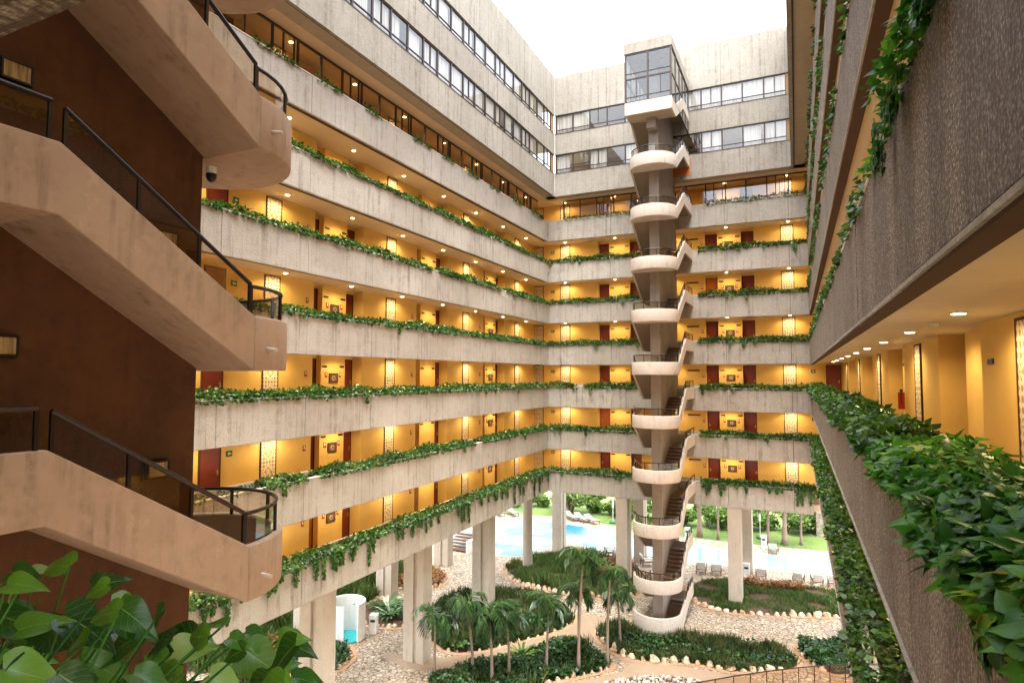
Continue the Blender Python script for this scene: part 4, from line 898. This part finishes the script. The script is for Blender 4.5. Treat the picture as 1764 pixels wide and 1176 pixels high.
for x, y, lb in ((-3.2, 58.6, 'closed parasol pole on the lawn right of the square pillar'), (-16.4, 58.4, 'parasol stand on the lawn beyond the pool')):
    t = empty('parasol', (x, y, .01), 0, lb, 'parasol', 'parasol stands on the lawn'); m = MB(); m.tube([(0, 0, .1), (0, 0, 2.4)], .03, 'sign_white', 8); m.build('pole', t); m = MB(); m.tube([(0, 0, 0), (0, 0, .12)], .35, 'green_sign', 14); m.build('base', t)
    m = MB(); m.tube([(0, 0, 1.5), (0, 0, 2.0), (0, 0, 2.5)], .1, 'sign_white', 8, True, [.1, .08, .02]); m.build('canopy', t)
for i, (x, y) in enumerate(((1.5, 38.9), (-22.5, 39.2))):
    m = MB(); n = 20; m.prism([(.38*math.cos(2*math.pi*i_/n), .38*math.sin(2*math.pi*i_/n)) for i_ in range(n)], 0, .03, 2, 'spine_grey'); o = m.build('manhole_cover'); o.location = (x, y, 0); tag(o, ['round grey manhole cover on the paving near the right parapet', 'round manhole cover on the paving behind the left pillars'][i], 'manhole cover', 'round manhole covers')
# round shower
t = empty('outdoor_shower', (-22.5, 27.0, .02), rad(12), 'round white walled outdoor shower with turquoise floor', 'shower'); m = MB(); R = 1.02; n = 36; vs = []; a0, a1 = rad(-25), rad(290)
for i in range(n+1):
    a = a0+(a1-a0)*i/n; c, s_ = math.cos(a), math.sin(a); vs += [(R*c, R*s_, 0), (R*c, R*s_, 1.95), ((R-.13)*c, (R-.13)*s_, 1.95), ((R-.13)*c, (R-.13)*s_, 0)]
m.add(vs, [(4*i+j, 4*i+(j+1) % 4, 4*i+4+(j+1) % 4, 4*i+4+j) for i in range(n) for j in range(4)]+[(0, 1, 2, 3), (4*n+3, 4*n+2, 4*n+1, 4*n)], 'white_wall'); m.build('wall', t)
m = MB(); m.prism([((R-.14)*math.cos(2*math.pi*i/n), (R-.14)*math.sin(2*math.pi*i/n)) for i in range(n)], .0, .05, 2, 'pool_wall'); m.build('floor', t)
m = MB(); m.tube([(.1, .8, 1.5), (.1, .6, 1.55)], .02, 'black', 6); m.build('tap', t)
# brown steps and white wall at the left end of the pool
t = empty('garden_steps', (-25.2, 43.6, 0), rad(0), 'brown slatted steps between white walls left of the pool', 'steps')
for i in range(6): m = MB(); m.box(-.9, .9, i*.3, i*.3+.28, i*.17+.1, i*.17+.2, 'brown_step'); m.build('tread', t)
m = MB(); m.box(-6, 1.3, 2.0, 2.3, 0, 3.2, 'white_wall'); m.box(1.0, 1.25, -.3, 2.0, 0, 1.0, 'white_wall'); m.build('wall', t)
# terrace railing
rl = [(-7.0, 24.8), (-5.6, 26.55), (-4.2, 28), (-2.8, 29.3), (-1.5, 30.4), (-.2, 31.4), (1.1, 32.3), (2.4, 33.1), (4, 34)]
t = empty('terrace_railing', (0, 0, .018), 0, 'curved dark metal railing with glass along the orange terrace', 'railing'); m = MB(); m.tube([(x, y, 1.0) for x, y in rl], .03, 'rail_metal', 8); m.tube([(x, y, .1) for x, y in rl], .015, 'rail_metal', 6); m.build('handrail', t)
for i in range(len(rl)-1):
    for f in (0, .5):
        x = rl[i][0]+(rl[i+1][0]-rl[i][0])*f; y = rl[i][1]+(rl[i+1][1]-rl[i][1])*f; m = MB(); m.box(x-.02, x+.02, y-.02, y+.02, 0, 1.0, 'rail_metal'); m.build('post', t)
g = MB(); vs = []
for x, y in rl: vs += [(x, y, .12), (x, y, .96)]
g.add(vs, [(2*i, 2*i+2, 2*i+3, 2*i+1) for i in range(len(rl)-1)], 'rail_glass'); g.build('pane', t)
# ------------------------------------------------------------------ vines in the planters
def fnoise(x, seed):
    r = random.Random(seed); a = [(r.uniform(.3, 2.6), r.uniform(0, 6.28), r.uniform(.4, 1)) for _ in range(6)]
    return sum(c*np.sin(x*f+p) for f, p, c in a)/3.2
def vine(wing_, k, s0, s1, dens, size, label, tpl=T_FAR, mat='vine_leaf', seed=0, height=.34, overhang=.10, strands=0, slen=(.3, .9), gaps=.0, s_strand=None):
    n = int((s1-s0)*dens); s = rng.uniform(s0, s1, n); nz = fnoise(s, seed); keep = nz > gaps*2-1.0-.001
    s = s[keep]; nz = nz[keep]; n = len(s); hh = height*(.75+.45*nz)+.05
    ang = rng.uniform(-.15*math.pi, 1.12*math.pi, n); rr = rng.uniform(.45, 1, n)**.6
    w_ = .30-np.cos(ang)*(.30+overhang*(.6+.6*fnoise(s, seed+5)))*rr; z = zb(k)+1.44+np.sin(ang)*hh*rr*np.where(np.sin(ang) < 0, .55, 1)
    D = np.c_[rng.normal(size=n)*.7, -np.cos(ang)*.8+rng.normal(size=n)*.4, rng.normal(size=n)*.35+.1]
    N = np.c_[rng.normal(size=n)*.5, -np.cos(ang)*.9, np.sin(ang)+.7]
    P = np.c_[s, w_, z]; S = rng.uniform(.5, 1.45, n)*size
    if strands:
        a, b_ = s_strand or (s0, s1)
        for _ in range(strands):
            c = random.uniform(a, b_); L = random.uniform(*slen)*random.choice((1, .6, .4)); q = int(L*190/(size/.1)**1.3)
            t_ = rng.uniform(0, 1, q)**.85; P = np.r_[P, np.c_[c+rng.normal(size=q)*.075*(1.2-t_), -.05-rng.uniform(0, .09, q), zb(k)+1.45-t_*L]]
            D = np.r_[D, np.c_[rng.normal(size=q)*.5, -.4*np.ones(q), -.7*np.ones(q)]]; N = np.r_[N, np.c_[rng.normal(size=(q, 1))*.4, -np.ones(q), .4*np.ones(q)]]; S = np.r_[S, rng.uniform(.5, 1.0, q)*size]
    Mx = np.array(wmat(wing_)); R3 = Mx[:3, :3]; P = P@R3.T+Mx[:3, 3]; D = D@R3.T; N = N@R3.T
    o = leaves('trailing_vine', P, D, N, S, tpl, mat); return tag(o, label, 'vines', None, 'stuff')
for k in range(7):
    lb = 'green vine hedge in the parapet planter, %s floor of the %s wing'
    if k == 6:
        for i in range(9):
            a = 14.5+i*2.9+random.uniform(-.5, .5); vine('left', 6, a, a+random.uniform(1.0, 2.0), 170, .13, 'separate leafy clump %s along the glazed top gallery, left wing' % NTH[i], seed=60+i, height=.24)
        vine('back', 6, -15, -9.6, 200, .11, 'vine hedge left of the tower on the glazed gallery, far wing', seed=80, height=.3); vine('back', 6, -5.2, XR+.2, 260, .11, 'vine hedge right of the tower on the glazed gallery, far wing', seed=81, height=.36)
    else:
        s0_ = 15.2 if k == 1 else 12.3
        vine('left', k, s0_, YB, 420, .12, lb % (ORD[k], 'left'), seed=k, gaps=.10, height=.34 if k else .28, strands=64 if k == 0 else (5 if k < 3 else 2), slen=(.4, 1.35) if k == 0 else (.2, .5), overhang=.2 if k == 0 else .08)
        if k == 1: vine('left', k, 12.3, 15.2, 90, .10, 'sparse plants at the bare end of the second planter, left wing', seed=31, height=.15)
        vine('back', k, XL, -9.0, 480, .125, lb % (ORD[k], 'far')+', left part', seed=10+k, gaps=.10, height=.36, strands=4 if k else 5, slen=(.2, .5))
        vine('back', k, -5.75, XR+.2, 480, .125, lb % (ORD[k], 'far')+', right part', seed=20+k, gaps=.1, height=.36 if k else .30, strands=14 if k == 0 else 3, slen=(.3, 1.0) if k == 0 else (.2, .6))
for k in range(1, 7):
    far_lb = 'vine hedge of the %s floor, right wing, far stretch'
    yn = 8.0
    vine('right', k, -YB, -yn, 520 if k < 3 else 170, .11, far_lb % ORD[k], seed=30+k, height=.36, overhang=.18 if k < 3 else .12, gaps=0 if k < 3 else .35)
    vine('right', k, -yn, -YF, 850 if k == 2 else (900 if k < 3 else 300), .085 if k >= 2 else .09, 'large leaved vine of the %s floor, right wing, near stretch' % ORD[k], tpl=T_NEAR, mat='near_leaf', seed=40+k, height=.27, overhang=.22 if k < 3 else .16, gaps=0 if k < 3 else .45)
vine('right', 2, -6.0, -YF, 520, .098, 'outermost broad leaves spilling over the near right planter', tpl=T_NEAR, mat='near_leaf', seed=55, height=.31, overhang=.30, strands=8, slen=(.25, .6), s_strand=(-3.2, -1.2))
vine('right', 3, -5.4, -3.0, 420, .085, 'cluster of broad leaves hanging over the parapet edge at upper right', tpl=T_NEAR, mat='near_leaf', seed=56, height=.30, overhang=.30, strands=5, slen=(.2, .45), s_strand=(-6, -3))
vine('back', 0, XR-.9, XR+.1, 400, .115, 'bushy vine at the right corner of the lowest balcony', seed=77, height=.35, overhang=.2, strands=6, slen=(.6, 1.5))
# bare stems seen on the right
# foreground plants in the near planter
t = empty('foreground_plant', (-1.3, .42, 13.3), 0, 'large glossy heart shaped leaves on stems in the bottom left corner', 'plant')
HL = []
def at_px(px, py, d):
    v = Fv+Rv*((px-882)/1050.34)-Uv*((py-588)/1050.34); v = v/v.length*d; return np.array((v.x, v.y, v.z+CZ))
spec = [(120, 975, .95, .10, -1), (160, 1010, 1.0, .12, 1), (60, 1000, .95, .11, -1), (20, 985, 1.1, .11, 1), (190, 1040, 1.0, .14, 1), (110, 1060, .9, .13, 1), (60, 1045, 1.0, .12, -1), (215, 1065, 1.0, .12, 1), (250, 1100, .9, .12, 1), (150, 1100, .85, .13, -1), (300, 1120, .85, .13, 1), (420, 1120, .8, .13, 1), (330, 1090, .95, .10, 1), (40, 1120, .7, .14, -1), (100, 1160, .62, .14, 1), (230, 1160, .7, .12, 1), (360, 1165, .72, .12, 1), (470, 1165, .75, .11, 1), (0, 1060, 1.0, .13, 1), (5, 1150, .7, .14, 1), (290, 1160, .8, .11, -1), (180, 1080, 1.1, .12, 1), (80, 1090, 1.1, .12, 1), (140, 1130, 1.0, .12, 1), (200, 1130, 1.0, .12, -1), (30, 1085, .9, .12, 1)]
random.seed(11)
for i in range(38):
    a_ = random.random(); px = a_*520-10; top_ = 955+(px/500)**1.5*130 if px > 0 else 960; py = random.uniform(top_+20, 1185); spec.append((px, py, random.uniform(.62, 1.15), random.uniform(.09, .13), random.choice((-1, 1))))
P, D, N, S = [], [], [], []; stems = MB()
inv = Vector((-1.3, .42, 13.3))
random.seed(5)
for px, py, d, s_, sg in spec:
    p = at_px(px, py, d)-np.array(inv); P.append(p)
    D.append(np.array(Rv)*sg*random.uniform(.6, 1)+np.array((0, 0, random.uniform(-.75, .3)))+np.array(Fv)*random.uniform(-.3, .3))
    N.append(np.array((0, 0, 1.0))-np.array(Fv)*random.uniform(.3, 1.0)+rng.normal(size=3)*.25); S.append(s_/.12*.056*d*random.uniform(.7, 1.3))
    base = (p[0]*.5-.05, random.uniform(-.15, .1), random.uniform(.0, .1)); midp = ((p[0]+base[0])/2, (p[1]+base[1])/2, (p[2]+base[2])/2+.12)
    stems.tube([base, midp, tuple(p)], .002, 'near_leaf', 5, True, [.0022, .0018, .0012])
leaves('foliage', np.array(P), np.array(D), np.array(N), np.array(S), T_HERO, 'hero_leaf', t); stems.build('stem', t, smooth=True)
nf = 200; x = rng.uniform(-2.4, -.5, nf); P = np.c_[x, rng.uniform(.05, .75, nf), 13.35+rng.uniform(0, .42, nf)-.08*(x+1.3)]
o = leaves('trailing_vine', P, dirs(nf, .4), np.c_[rng.normal(size=(nf, 2))*.5, np.ones(nf)], rng.uniform(.08, .13, nf), T_NEAR, 'near_leaf'); tag(o, 'lower mass of dark leaves under the large bottom left leaves', 'vines', None, 'stuff')
for ob in bpy.data.objects:
    if ob.type == 'MESH' and ob.parent is None and 'label' not in ob and 'kind' not in ob: print('UNTAGGED', ob.name)
